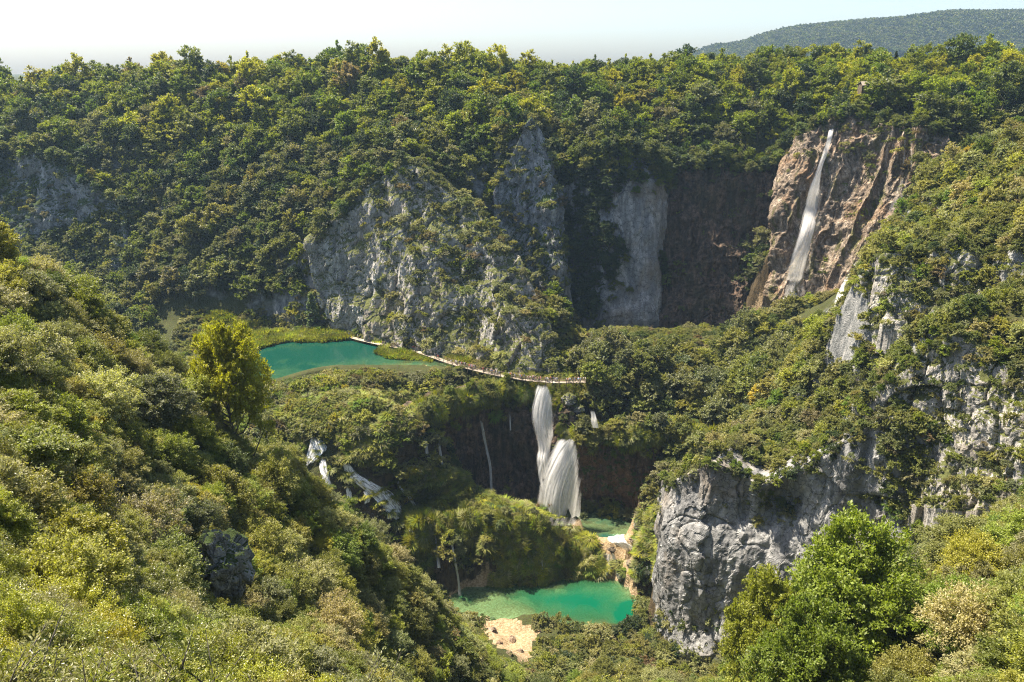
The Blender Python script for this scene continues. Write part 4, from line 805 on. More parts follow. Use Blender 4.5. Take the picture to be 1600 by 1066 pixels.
# ------------------------------------------------------------------ where plants stand
# what the photograph shows in the open: plants that would stand in front of it are not planted (image outline, distance of the thing)
KEEP = [([(382, 545), (400, 527), (530, 524), (640, 540), (700, 553), (735, 565), (650, 574), (520, 572), (455, 590), (390, 590)], 264),
        ([(530, 518), (640, 535), (740, 562), (790, 572), (900, 584), (905, 602), (800, 600), (720, 582), (640, 556), (540, 535)], 243),
        ([(712, 925), (860, 893), (900, 893), (990, 915), (998, 950), (960, 982), (880, 985), (830, 990), (820, 1030), (790, 1030), (760, 1000), (750, 965), (712, 955)], 176),
        ([(828, 600), (866, 600), (870, 680), (900, 676), (912, 720), (920, 812), (960, 838), (1000, 868), (985, 905), (930, 910), (880, 850), (828, 815), (832, 770), (828, 700)], 219),
        ([(905, 700), (1045, 690), (1046, 800), (905, 806)], 215),
        ([(700, 655), (830, 635), (832, 790), (790, 775), (745, 735), (700, 700)], 222),
        ([(905, 806), (1000, 803), (1006, 870), (985, 905), (932, 905), (915, 850)], 228),
        ([(480, 684), (520, 690), (545, 722), (600, 740), (650, 800), (664, 838), (640, 838), (612, 818), (560, 790), (530, 770), (480, 730)], 262),
        ([(668, 815), (735, 820), (735, 930), (712, 930), (668, 890)], 196),
        ([(740, 820), (845, 835), (845, 895), (740, 905)], 196),
        ([(1240, 195), (1430, 215), (1405, 300), (1350, 390), (1300, 485), (1215, 500), (1212, 300)], 265),
        ([(1040, 300), (1210, 290), (1210, 480), (1040, 470)], 300),
        ([(960, 320), (1030, 300), (1030, 480), (975, 480), (950, 430)], 300),
        ([(895, 300), (955, 330), (950, 480), (895, 500)], 300),
        ([(1060, 805), (1090, 795), (1290, 775), (1385, 780), (1300, 840), (1160, 900), (1130, 990), (1060, 990), (1032, 950)], 160),
        ([(505, 385), (570, 375), (640, 400), (720, 420), (790, 470), (820, 560), (640, 530), (580, 500), (540, 480)], 252),
        ([(20, 250), (90, 255), (150, 350), (120, 380), (50, 350)], 330),
        ([(1385, 650), (1480, 640), (1560, 600), (1600, 620), (1600, 760), (1540, 730), (1480, 690), (1400, 700)], 128),
        ([(1362, 402), (1412, 395), (1420, 500), (1385, 500)], 172), ([(1440, 386), (1512, 386), (1512, 410), (1440, 412)], 172),
        ([(310, 822), (384, 822), (384, 935), (310, 940)], 60)]
def cleared(u, v, dep, ru, rv):
    """True where a crown (ellipse in the view) would hide one of the open things"""
    us = u[:, None] + ru[:, None] * np.array([0, .75, -.75, 0, 0, .5, -.5, .5, -.5]); vs = v[:, None] + rv[:, None] * np.array([0, 0, 0, .8, -.8, .55, .55, -.55, -.55])
    bad = np.zeros(len(u), bool)
    for poly, Yf in KEEP:
        c = inside(poly, us.ravel(), vs.ravel()).reshape(us.shape).sum(1); bad |= (c >= 1) & (dep < Yf)
    return bad
def scatter(n, xr, yr, r):
    return r.uniform(*xr, n), r.uniform(*yr, n)
def dart(pts, rad):
    """keep points no closer than their radius"""
    cell = {}; keep = []; g = 3.0
    for i, (p, q) in enumerate(zip(pts.tolist(), rad.tolist())):
        k = (int(p[0] // g), int(p[1] // g), int(p[2] // g)); w = int(q // g) + 1; ok = True
        for a in range(-w, w + 1):
            for b in range(-w, w + 1):
                for c in range(-w, w + 1):
                    for (x, y, z) in cell.get((k[0] + a, k[1] + b, k[2] + c), ()):
                        if (x - p[0]) ** 2 + (y - p[1]) ** 2 + (z - p[2]) ** 2 < q * q: ok = False; break
                    if not ok: break
                if not ok: break
            if not ok: break
        if ok: cell.setdefault(k, []).append(p); keep.append(i)
    return np.array(keep, int)
def water_free(x, y, pad=1.0):
    ok = np.ones(len(x), bool)
    for poly, lv, _, _ in WATERS:
        m = (np.abs(x - np.mean([q[0] for q in poly])) < 70) & (np.abs(y - np.mean([q[1] for q in poly])) < 50)
        if m.any():
            d = edge_dist(poly, x[m], y[m]); ok[m] &= ~(inside(poly, x[m], y[m]) | (d < pad))
    return ok
def in_view(u, v, mu=140, mv=120): return (u > -mu) & (u < 1600 + mu) & (v > -mv) & (v < 1066 + mv * 1.6)
OCC = BV
def sees(p, slack):
    d = Vector(p); L = d.length; d.normalize(); h = OCC.ray_cast(Vector((0, 0, 0)), d, L - slack); return h[0] is None
TINTS = dict(crest=(.185, .200, .008), crest2=(.118, .152, .010), mid=(.100, .120, .030), grey=(.135, .142, .066), dark=(.036, .058, .018), olive=(.152, .156, .038), lime=(.180, .196, .028), pale=(.210, .210, .088), yellow=(.25, .225, .018), brown=(.135, .108, .050), bright=(.140, .188, .024))
def pick(names, wts, n, r):
    T = np.array([TINTS[k] for k in names]); k = r.choice(len(names), n, p=np.array(wts) / sum(wts)); return T[k] * r.uniform(.82, 1.2, (n, 1)) * r.uniform(.94, 1.06, (n, 3))
def sizew(s, all_): return 'small' if s < np.quantile(all_, .45) else 'mid-sized' if s < np.quantile(all_, .8) else 'large'
def plant(name, protos, P_, scale, zscale, tints, rotz, tilt, label_of, cat, group_of, stuff_label, limit=290, split=False, seed=0):
    """the ones that show largest are things of their own, the rest one mass"""
    n = len(P_); r = np.random.default_rng(seed); idx = r.integers(0, len(protos), n)
    u, v, dep = proj(P_); size = scale / dep; inv = in_view(u, v, 0, 0); vis = np.array([bool(i) and sees(p + np.array((0, 0, s * 2)), s * 3) for i, p, s in zip(inv, P_, scale)])
    order = np.argsort(-(size * (1 + vis * 100))); k = 0; rest = []
    for i in order:
        if k < limit and vis[i]:
            k += 1; m = protos[idx[i]]
            if split:
                o = bpy.data.objects.new(name, None); COL.objects.link(o); o.empty_display_size = .5
                for nm, me in ((split[0], m[0]), (split[1], m[1])):
                    c = link(nm, me, o); c['tint'] = tuple(float(t) for t in tints[i])
            else: o = link(name, m)
            o.location = P_[i]; o.rotation_euler = (tilt[i, 0], tilt[i, 1], rotz[i]); o.scale = (scale[i], scale[i], scale[i] * zscale[i])
            lb = label_of(u[i], v[i], tints[i], P_[i]); lb = sizew(scale[i], scale) + ' ' + lb
            if len(lb.split()) > 16: lb = lb.replace(' just ', ' ').replace(' and ', ' and ')
            if len(lb.split()) > 16: lb = ' '.join(lb.split()[1:])
            tag(o, lb, cat, name.replace('_', ' ') + 's ' + near_lm(u[i], v[i]).replace('just ', ''), tint=tints[i])
        else: rest.append(i)
    if rest:
        ms = []
        for m in protos: ms += [m[0]] + ([m[1]] if split else []) if split else [m]
        if split:   # crown and trunk of each prototype as neighbours in the list
            pts = []; ro = []; sc = []; ix = []; ti = []
            for i in rest:
                for q in (0, 1): pts.append(P_[i]); ro.append((tilt[i, 0], tilt[i, 1], rotz[i])); sc.append((scale[i], scale[i], scale[i] * zscale[i])); ix.append(idx[i] * 2 + q); ti.append(tints[i])
        else:
            pts = P_[rest]; ro = np.c_[tilt[rest], rotz[rest]]; sc = np.c_[scale[rest], scale[rest], scale[rest] * zscale[rest]]; ix = idx[rest]; ti = tints[rest]
        mass(stuff_label[0], ms, pts, ro, sc, ix, ti, stuff_label[1])
    print('PLANT', name, n, 'things', k, 'mass', len(rest))
def tone(t):
    t = np.asarray(t); b = t.sum()
    if t[0] > t[1] * 1.05 and t[0] > .14: return 'yellowing'
    if t[0] > t[1] * 1.15: return 'brownish'
    if t[2] > t[1] * .42: return 'grey-green'
    if b < .13: return 'dark green'
    return 'yellow-green' if t[2] < t[1] * .22 else 'olive green'
LM = [(1270, 340, 'tall waterfall'), (1400, 230, 'ochre cliff right rim'), (1120, 390, 'dark brown wall'), (995, 400, 'smooth grey slab'), (920, 420, 'shaded alcove'), (860, 330, 'grey pinnacle'), (650, 270, 'top of the grey buttress'), (560, 420, 'buttress left face'),
      (720, 440, 'grey buttress'), (840, 540, 'right foot of the buttress'), (70, 310, 'far left cliff'), (290, 270, 'rock patch on the back slope'), (490, 490, 'pale lakeside conifer'), (470, 555, 'upper lake'), (640, 555, 'reed bed'), (850, 650, 'upper waterfall'), (875, 745, 'fan-shaped waterfall'), (760, 700, 'dark mossy cliff'),
      (500, 700, 'top left cascade'), (590, 770, 'broad cascade'), (780, 830, 'mossy mound'), (870, 940, 'emerald pool'), (795, 995, 'sand bank'), (970, 860, 'rapids'), (980, 750, 'brown undercut cliff'), (1085, 760, 'gorge cliff top corner'), (1240, 740, 'gorge cliff top middle'), (1100, 880, 'gorge cliff flank'),
      (1390, 450, 'pale upright outcrop'), (1480, 395, 'pale rock ridge'), (1440, 620, 'grey crag'), (1570, 670, 'white crag at the right edge'), (1350, 900, 'largest bright green tree'), (345, 880, 'dark boulder'), (335, 560, 'lone yellow-green tree'), (1350, 125, 'lookout hut'), (900, 95, 'gap in the skyline'), (1470, 60, 'thin spruce on the skyline'),
      (60, 100, 'dark spruce at the far left'), (300, 80, 'left skyline'), (560, 66, 'highest left skyline'), (720, 80, 'middle skyline'), (1100, 90, 'foot of the distant mountain'), (1200, 80, 'mountain foot right end'), (1078, 600, 'yellow-leaved tree'), (0, 350, 'left edge of the near hill'), (120, 430, 'saddle of the left hill'),
      (0, 700, 'left edge, lower half'), (60, 1000, 'bottom left corner'), (540, 1000, 'shoots at the bottom'), (1560, 1000, 'bottom right corner'), (1580, 330, 'upper right stones'), (1560, 200, 'upper right edge'), (1200, 560, 'pale rock above the middle wood'), (1200, 640, 'pale rocks on the middle slope'), (1340, 620, 'upright pale rock'), (940, 570, 'crowd by the wood'),
      (640, 900, 'lower rim of the left hill'), (200, 650, 'middle of the left hill'), (1000, 640, 'wood right of the falls'), (1100, 1020, 'foot of the gorge cliff'), (160, 200, 'back slope at the left'), (400, 200, 'back slope left of the buttress'), (750, 170, 'back slope above the buttress'), (1030, 190, 'back slope above the alcove'), (260, 430, 'foot of the back slope')]
def near_lm(u, v):
    k = min(LM, key=lambda q: (q[0] - u) ** 2 + (q[1] - v) ** 2); dx, dy = u - k[0], v - k[1]
    if abs(dx) < 14 and abs(dy) < 14: w = 'right by'
    elif abs(dx) > 2.2 * abs(dy): w = 'left of' if dx < 0 else 'right of'
    elif abs(dy) > 2.2 * abs(dx): w = 'above' if dy < 0 else 'below'
    else: w = ('above and ' if dy < 0 else 'below and ') + ('left of' if dx < 0 else 'right of')
    if dx * dx + dy * dy < 2500 and w != 'right by': w = 'just ' + w
    return w + ' the ' + k[2]
SHAPES = ['spreading', 'rounded', 'narrow', 'uneven']
# --- far forest
r = np.random.default_rng(101)
x, y = scatter(42000, (-330, 330), (262, 455), r); z = zt(x, y)
e = 1.5; sl_ = np.hypot(zt(x + e, y) - zt(x - e, y), zt(x, y + e) - zt(x, y - e)) / (2 * e)
Pt = np.stack((x, y, z), 1); u, v, dep = proj(Pt)
ok = in_view(u, v) & water_free(x, y, 2.5) & (z > -96.2) & (sl_ < 3.2)
terrace = (z < -88) & (u > 240); ok &= ~terrace
right = (x > 60) & (y < 300); ok &= ~right
ok &= ~((u > 1195) & (u < 1445) & (y < 318)) & (y < 440)
size = np.where(v < 240, .58 + .85 * r.beta(1.6, 2.6, len(x)), .42 + .75 * r.beta(1.6, 2.4, len(x)))
size = np.where((sl_ > 1.5), size * .72, size)
size = np.where((u > 480) & (u < 860) & (v > 240) & (y < 320), size * .45, size)
dens_skip = r.uniform(0, 1, len(x)) < np.where((u > 490) & (u < 840) & (v > 250) & (y < 318), .97, 0); ok &= ~dens_skip
i = np.where(ok)[0]; h = size[i] * 13; cu, cv, cd = proj(Pt[i] + np.array((0, 0, 1.)) * (h * .55)[:, None]); cr = size[i] * 5 * FPX / cd
i = i[~cleared(cu, cv, Pt[i][:, 1], cr, h * .45 * FPX / cd)]
i = i[dart(Pt[i], size[i] * 5.4)]
# trees hidden for good behind the crest are left out
hid = (v[i] > 0) & (y[i] > 425); i = i[~hid]
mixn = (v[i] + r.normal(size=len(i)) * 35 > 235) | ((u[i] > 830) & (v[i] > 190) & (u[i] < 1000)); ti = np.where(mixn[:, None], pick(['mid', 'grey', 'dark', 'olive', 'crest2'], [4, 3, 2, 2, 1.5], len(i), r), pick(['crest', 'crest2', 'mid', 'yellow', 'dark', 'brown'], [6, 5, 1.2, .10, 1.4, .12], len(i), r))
def lab_far(u, v, t, p): return f"{tone(t)} forest tree {near_lm(u, v)}"
def grp_far(u, v, p): return f"forest trees {'on the crest' if v < 190 else 'on the steep wall'} {'left of' if u < 480 else 'above' if u < 860 else 'right of'} the grey buttress"
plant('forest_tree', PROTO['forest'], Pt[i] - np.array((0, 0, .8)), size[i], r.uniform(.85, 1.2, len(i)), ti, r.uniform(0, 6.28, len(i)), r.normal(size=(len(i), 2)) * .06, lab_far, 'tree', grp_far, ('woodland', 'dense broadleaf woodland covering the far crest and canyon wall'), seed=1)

# --- trees leaning out over the rims of the shaded cliffs
RP = []; RS = []
for name, u0, u1, stp in (('alcove_cliff', 850, 1050, 5), ('shaded_tufa_cliff', 1035, 1240, 4.2), ('great_waterfall_cliff', 1250, 1480, 3.5), ('far_left_cliff', -90, 200, 5), ('limestone_buttress', 478, 640, 6), ('gorge_cliff', 1040, 1500, 2.4), ('hillside_crag', 1350, 1700, 3), ('hillside_outcrop', 1345, 1550, 3.5), ('right_tufa_cliff', 905, 1075, 2.3), ('upper_tufa_cliff', 655, 826, 3.0), ('lower_tufa_cliff', 735, 850, 3.6)):
    D = cliff_geo[name]
    for row, dz in ((4, -.5), (6, -1.5), (2, 0)) + (((12, 0),) if name in ('alcove_cliff', 'shaded_tufa_cliff') else ()):
        line = D[row, 3:-3]; s_ = 0
        for a in range(1, len(line)):
            s_ += np.linalg.norm(line[a] - line[a - 1]); uu = proj(line[a])[0]
            if s_ > stp and u0 < uu < u1: s_ = 0; RP.append(line[a] + np.array((0, 0, dz - .5)) + r.normal(size=3) * .8); RS.append(r.uniform(.32, .62) * (.7 if 'great' in name else .42 if name in ('gorge_cliff', 'hillside_crag', 'hillside_outcrop') else .75 if name == 'right_tufa_cliff' else .55 if 'tufa_cliff' in name and 'shaded' not in name else 1) * (1.25 if row == 2 else 1))
q_ = r.uniform(0, 1, (90, 2)); q_ = np.array([PZ(905 + 150 * a, 612 + 62 * b, -98.5 - 8 * b) for a, b in q_]); q_[:, 2] = zt(q_[:, 0], q_[:, 1]); kk = dart(q_, np.full(len(q_), 2.8))
for p_ in q_[kk]: RP.append(p_ - np.array((0, 0, .5))); RS.append(r.uniform(.28, .5))
D = cliff_geo['alcove_cliff']; q = D[6:-3:5, 3:-3:5].reshape(-1, 3); q = q + r.normal(size=q.shape) * (1.6, .6, 1.6); uu, vv, _d = proj(q); kk = ((uu > 868) & (uu < 956 + 16 * np.sin(vv * .05)) & (vv < 500)) | ((uu > 868) & (uu < 1050) & (vv < 292 + 14 * np.sin(uu * .11)))
for p_ in q[kk]: RP.append(p_ - np.array((0, .2, 1.5))); RS.append(r.uniform(.32, .58))
RP = np.array(RP); RS = np.array(RS); n = len(RP)
rim_t = pick(['mid', 'dark', 'crest2', 'olive'], [3, 2, 2, 1], n, r); uu, vv, _d = proj(RP); kk = (vv > 560) & (uu < 1100); rim_t[kk] = pick(['olive', 'mid', 'grey', 'lime'], [3, 2, 2, 2], kk.sum(), r); kk = (uu > 860) & (uu < 970) & (vv > 280) & (vv < 520); rim_t[kk] = np.array(TINTS['dark']) * r.uniform(.8, 1.4, (kk.sum(), 1))  # alcove trees tinted dark, standing in for the deep shadow there
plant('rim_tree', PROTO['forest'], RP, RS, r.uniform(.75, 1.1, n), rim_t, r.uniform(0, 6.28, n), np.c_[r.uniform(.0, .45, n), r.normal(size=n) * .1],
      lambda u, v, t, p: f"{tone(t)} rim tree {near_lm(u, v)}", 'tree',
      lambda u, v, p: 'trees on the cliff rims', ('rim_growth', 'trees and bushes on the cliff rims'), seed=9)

# --- middle and right slopes: scrubby trees
x, y = scatter(60000, (-150, 250), (60, 300), r); z = zt(x, y); Pt = np.stack((x, y, z), 1); u, v, dep = proj(Pt)
sl_ = np.hypot(zt(x + e, y) - zt(x - e, y), zt(x, y + e) - zt(x, y - e)) / (2 * e)
leftfg = (u < 850) & (y < 165)
slope = (x > 22) & (y > 100) & (y < 300) & (z > -132) & ~leftfg
ok = in_view(u, v) & slope & water_free(x, y, 2) & (sl_ < 3.5) & ~((x > 80) & (x < 100) & (y > 305))
ok &= ~((z < -90) & (y > 262) & (u > 870))
midwood = (u > 900) & (u < 1215) & (y > 205) & (y < 275) & (z < -85)
size = np.where(midwood, r.uniform(.85, 1.45, len(x)), r.uniform(.38, .95, len(x)) * np.where(y > 190, 1.05, .85))
i = np.where(ok)[0]; h = size[i] * 8; cu, cv, cd = proj(Pt[i] + np.array((0, 0, 1.)) * (h * .55)[:, None]); cr = size[i] * 3.8 * FPX / cd
i = i[~cleared(cu, cv, Pt[i][:, 1], cr, h * .45 * FPX / cd)]; thin = r.uniform(0, 1, len(i)) < np.where(midwood[i], 1., .8); i = i[thin]
i = i[dart(Pt[i], size[i] * 3.9)]
ti = np.where(midwood[i][:, None], pick(['grey', 'olive', 'mid', 'lime', 'yellow', 'bright'], [4, 4, 2, 1.2, .12, .5], len(i), r), pick(['olive', 'pale', 'lime', 'mid', 'bright', 'brown', 'yellow'], [5, 3, 2.4, 1.6, .8, .25, .1], len(i), r))
def lab_mid(u, v, t, p):
    w = 'in the wood right of the double waterfall' if p[1] > 205 and u < 1215 else 'on the upper right hillside' if v < 400 else 'among rocks above the gorge cliff' if v < 760 else 'on the low right bank'
    return f'{tone(t)} scrub tree {near_lm(u, v)}'
def grp_mid(u, v, p): return 'scrub trees ' + ('in the wood right of the double waterfall' if p[1] > 205 and u < 1215 else 'on the upper right hillside' if v < 400 else 'among rocks above the gorge cliff' if v < 760 else 'on the low right bank')
plant('scrub_tree', PROTO['scrubby'], Pt[i] - np.array((0, 0, .4)), size[i], r.uniform(.8, 1.15, len(i)), ti, r.uniform(0, 6.28, len(i)), r.normal(size=(len(i), 2)) * .1, lab_mid, 'tree', grp_mid, ('scrub_woodland', 'mixed green scrub covering the right hillside and middle wood'), seed=2)

# --- low bushes: scrub terrace between lake and falls, ravine bottom, banks, gaps everywhere
x, y = scatter(90000, (-130, 230), (90, 300), r); z = zt(x, y); Pt = np.stack((x, y, z), 1); u, v, dep = proj(Pt)
sl_ = np.hypot(zt(x + e, y) - zt(x - e, y), zt(x, y + e) - zt(x, y - e)) / (2 * e)
ok = in_view(u, v) & water_free(x, y, .8) & (sl_ < 4.5)
boulders_bed = (u > 755) & (u < 835) & (v > 960) & (v < 1040); ok &= ~boulders_bed
size = r.uniform(.45, 1.25, len(x)); size = np.where((z < -90) & (y < 262) & (u < 700), r.uniform(.7, 1.7, len(x)), size)
i = np.where(ok)[0]; h = size[i] * 3.2; cu, cv, cd = proj(Pt[i] + np.array((0, 0, 1.)) * (h * .5)[:, None]); cr = size[i] * 2.3 * FPX / cd
i = i[~cleared(cu, cv, Pt[i][:, 1], cr, h * .45 * FPX / cd)]
i = i[dart(Pt[i], size[i] * 2.35)]
ter = (z[i] < -90) & (u[i] < 700)
ti = np.where(ter[:, None], pick(['olive', 'pale', 'lime', 'bright', 'grey', 'yellow', 'brown'], [4, 3.5, 3, 2, 1.5, .35, .5], len(i), r), pick(['olive', 'pale', 'lime', 'mid', 'dark', 'brown'], [4, 3, 2.2, 2, .6, .5], len(i), r))
def where_bush(u, v, p): return 'on the scrub terrace below the lake' if p[2] > -112 and u < 860 else 'on the banks of the stepped falls' if u < 860 and v < 900 else 'on the bank by the emerald pool' if u < 1060 and v > 760 else 'on the rocky right slope' if v < 800 else 'at the foot of the gorge cliff'
plant('bush', PROTO['bush'], Pt[i] - np.array((0, 0, .2)), size[i], r.uniform(.7, 1.2, len(i)), ti, r.uniform(0, 6.28, len(i)), r.normal(size=(len(i), 2)) * .15, lambda u, v, t, p: f'{tone(t)} bush {near_lm(u, v)}', 'bush', lambda u, v, p: 'bushes ' + where_bush(u, v, p), ('undergrowth', 'low green bushes filling the terrace, banks and gaps'), seed=3)
# --- shrubs rooted in the cliff faces
PT = []; SC = []; NM = []
dens = dict(limestone_buttress=.018, far_left_cliff=.012, grey_pinnacle=.05, alcove_cliff=.006, shaded_tufa_cliff=.006, great_waterfall_cliff=.008, upper_tufa_cliff=.02, right_tufa_cliff=.006, lower_tufa_cliff=.03, gorge_cliff=.010, hillside_crag=.13, hillside_outcrop=.15)
for name, a, nn, ar in cliff_samples:
    u, v, dep = proj(a)
    top = np.zeros(len(a)); D = cliff_geo[name]; zt_top = D[5, :, 2].mean()
    w = ar * dens[name] * np.clip(nn[:, 2] * 2.2 + .35, .05, 3)
    if name == 'limestone_buttress': w *= np.where((u > 590) & (v < 400), 2.6, .8) * np.where((u < 600) & (v > 400), .3, 1) * np.where((u < 590) & (v > 370), .05, 1) * np.where(u > 820, 2.5, 1) * np.where(inside([(560, 480), (620, 470), (700, 540), (640, 560), (560, 530)], u, v), 2, 1)
    if name == 'alcove_cliff': w *= np.where((u > 962), .15, 14)
    if name == 'gorge_cliff': w *= np.where(v > 800, .15, 2) * np.where((u > 1300) & (v < 800), 7, 1) * np.where((u > 1375) & (u < 1450), 4, 1)
    if name == 'great_waterfall_cliff': w *= np.where(v < 250, 9, 1) * np.where(u > 1310, 1, .4)
    if name in ('upper_tufa_cliff', 'right_tufa_cliff', 'lower_tufa_cliff'): w *= np.exp(-np.maximum(0, zt_top - a[:, 2]) / 3.) * 6
    k = np.where(r.uniform(0, 1, len(a)) < w)[0]; PT.append(a[k] + nn[k] * .1); SC.append(r.uniform(.35, 1.05, len(k)) * (1.25 if 'buttress' in name or 'pinnacle' in name or 'left' in name else .8)); NM += [name] * len(k)
Pt = np.concatenate(PT); sc = np.concatenate(SC); NM = np.array(NM); cu, cv, cd = proj(Pt)
kk = dart(Pt, sc * 1.9); Pt = Pt[kk]; sc = sc[kk]; NM = NM[kk]
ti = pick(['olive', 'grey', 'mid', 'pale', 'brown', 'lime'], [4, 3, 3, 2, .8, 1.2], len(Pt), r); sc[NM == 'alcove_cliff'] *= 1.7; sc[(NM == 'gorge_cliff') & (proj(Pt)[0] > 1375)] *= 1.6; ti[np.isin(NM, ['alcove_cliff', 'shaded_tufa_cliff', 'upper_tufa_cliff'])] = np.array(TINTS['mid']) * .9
NMd = {tuple(np.round(p, 3)): n for p, n in zip(Pt, NM)}
def cliffword(p): return NMd.get(tuple(np.round(p, 3)), 'rock').replace('_', ' ')
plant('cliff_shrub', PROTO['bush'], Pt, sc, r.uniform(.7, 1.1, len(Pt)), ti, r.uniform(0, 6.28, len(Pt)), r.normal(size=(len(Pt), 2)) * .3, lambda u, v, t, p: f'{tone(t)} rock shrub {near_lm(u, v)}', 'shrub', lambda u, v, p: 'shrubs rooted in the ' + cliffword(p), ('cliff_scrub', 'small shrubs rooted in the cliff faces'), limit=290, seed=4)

# --- near left hill
x, y = scatter(30000, (-140, 60), (34, 175), r); z = zt(x, y); Pt = np.stack((x, y, z), 1); u, v, dep = proj(Pt)
ok = in_view(u, v, 200, 100) & (u < 880) & (v > 300) & (z > -128) & (dep > 42); 
size = (.42 + .95 * r.beta(1.5, 2.3, len(x))) * np.where(dep > 85, 1.0, .8); size = np.where((u > 540) & (v > 800), size * .7, size)
i = np.where(ok)[0]; h = size[i] * 8; cu, cv, cd = proj(Pt[i] + np.array((0, 0, 1.)) * (h * .55)[:, None])
i = i[~cleared(cu, cv, Pt[i][:, 1], size[i] * 4 * FPX / cd, h * .45 * FPX / cd)]; i = i[dart(Pt[i], size[i] * 3.6)]
ti = pick(['olive', 'pale', 'lime', 'grey', 'bright', 'mid', 'yellow', 'brown'], [5, 4, 4.4, 1.2, .8, .4, .12, .1], len(i), r)
def wl(u, v): return 'on the skyline of the left hill' if v < 560 else 'beside the dark boulder' if 220 < u < 460 and v > 760 else 'on the lower edge of the left hill' if u > 420 else 'halfway down the left hill' if v < 800 else 'low on the left hill'
plant('hillside_tree', PROTO['near'], Pt[i] - np.array((0, 0, .5)), size[i], r.uniform(.75, 1.15, len(i)), ti, r.uniform(0, 6.28, len(i)), r.normal(size=(len(i), 2)) * .1, lambda u, v, t, p: f'{tone(t)} small-leaved tree {near_lm(u, v)}', 'tree', lambda u, v, p: 'trees ' + wl(u, v), ('hillside_wood', 'small-leaved wood on the left hill'), split=('crown', 'trunk'), seed=5)
# --- right foreground
x, y = scatter(8000, (15, 140), (40, 150), r); z = zt(x, y); Pt = np.stack((x, y, z), 1); u, v, dep = proj(Pt)
ok = in_view(u, v, 200, 100) & (u > 880) & (v > 800) & (dep > 45); size = r.uniform(.55, 1.1, len(x)); 
i = np.where(ok)[0]; h = size[i] * 8; cu, cv, cd = proj(Pt[i] + np.array((0, 0, 1.)) * (h * .55)[:, None])
i = i[~cleared(cu, cv, Pt[i][:, 1], size[i] * 4 * FPX / cd, h * .5 * FPX / cd)]; i = i[dart(Pt[i], size[i] * 3.8)]
ti = pick(['olive', 'lime', 'bright', 'pale', 'grey'], [4, 3, 3, 1.5, 1], len(i), r)
plant('bankside_tree', PROTO['near'], Pt[i] - np.array((0, 0, .5)), size[i], r.uniform(.75, 1.15, len(i)), ti, r.uniform(0, 6.28, len(i)), r.normal(size=(len(i), 2)) * .1, lambda u, v, t, p: f'{tone(t)} small-leaved tree {near_lm(u, v)}', 'tree', lambda u, v, p: 'trees ' + ("under the gorge cliff" if u < 1200 else "in the lower right corner"), ('bankside_wood', 'small-leaved wood in the lower right'), split=('crown', 'trunk'), seed=6)
# --- close growth on the near slope, lower left and bottom
x, y = scatter(12000, (-60, 40), (6, 60), r); z = zt(x, y); Pt = np.stack((x, y, z), 1); u, v, dep = proj(Pt + np.array((0, 0, 2.)))
ok = (u > -250) & (u < 900) & (v > 500) & (v < 1500) & (dep > 11) & (dep < 52); size = r.uniform(.45, .95, len(x)) * np.clip(dep / 34, .45, 1)
i = np.where(ok)[0]; h = size[i] * 5; cu, cv, cd = proj(Pt[i] + np.array((0, 0, 1.)) * (h * .6)[:, None])
i = i[~cleared(cu, cv, Pt[i][:, 1], size[i] * 3 * FPX / cd, h * .45 * FPX / cd)]; i = i[dart(Pt[i], size[i] * 2.1)]
ti = pick(['olive', 'lime', 'pale', 'crest'], [4, 4, 2, 2], len(i), r)
plant('leafy_shrub', PROTO['close'], Pt[i] - np.array((0, 0, .4)), size[i], r.uniform(.8, 1.2, len(i)), ti, r.uniform(0, 6.28, len(i)), r.normal(size=(len(i), 2)) * .12, lambda u, v, t, p: f'{tone(t)} glossy-leaved shrub {near_lm(u, v)}', 'shrub', lambda u, v, p: 'shrubs on the near slope', ('near_thicket', 'glossy-leaved thicket on the near slope'), split=('foliage', 'stem'), seed=7)

# --- single trees that stand out
def one(name, proto, u, v, Y, H, protoH, tint, label, cat='tree', wide=1., split=('crown', 'trunk'), rz=0, onground=True, z=None):
    p = P(u, v, Y); p[2] = zt(p[0], p[1])[0] - .3 if onground else (p[2] if z is None else z)
    s = H / protoH
    if isinstance(proto, tuple):
        o = bpy.data.objects.new(name, None); COL.objects.link(o)
        for nm, m in zip(split, proto): c = link(nm, m, o); c['tint'] = tuple(tint)
    else: o = link(name, proto)
    o.location = p; o.scale = (s * wide, s * wide, s); o.rotation_euler[2] = rz; tag(o, label, cat, tint=tint); return o
B = PROTO['big']; T_ = TINTS
def one_top(name, proto, u, vtop, Y, protoH, rad_px, tint, label, rz=0):
    t = P(u, vtop, Y); g = float(zt(t[0], t[1])[0]) - .3; H = t[2] - g; dep = t[1] * CP - t[2] * SP; w = rad_px * dep / FPX
    o = one(name, proto, u, vtop, Y, H, protoH, tint, label, rz=rz); k = w / (8.6 if proto is PROTO['big'][0] else 7.5); o.scale = (k, k, H / protoH); print('TOP', label, round(H, 1), round(w, 1))
one_top('beech_tree', B[0], 1352, 812, 74, 20, 128, (.135, .180, .018), 'largest bright green tree in front of the gorge cliff', rz=1)
one_top('beech_tree', B[1], 1215, 868, 86, 20, 74, (.155, .175, .02), 'rounded green tree left of the largest bright one', rz=2)
one_top('beech_tree', B[1], 1290, 930, 64, 20, 90, (.145, .180, .02), 'low bright green tree between the two large ones', rz=5)
one_top('beech_tree', B[0], 1530, 810, 88, 20, 80, (.105, .120, .032), 'darker green tree right of the largest bright one', rz=4)
one_top('beech_tree', B[1], 338, 482, 108, 20, 66, (.25, .245, .014), 'yellow-green tree standing alone left of the upper lake', rz=3)
one('poplar_tree', PROTO['airy'][0], 1078, 640, 222, 12, 9, (.30, .26, .02), 'yellow-leaved tree in the wood right of the double waterfall', wide=.8)
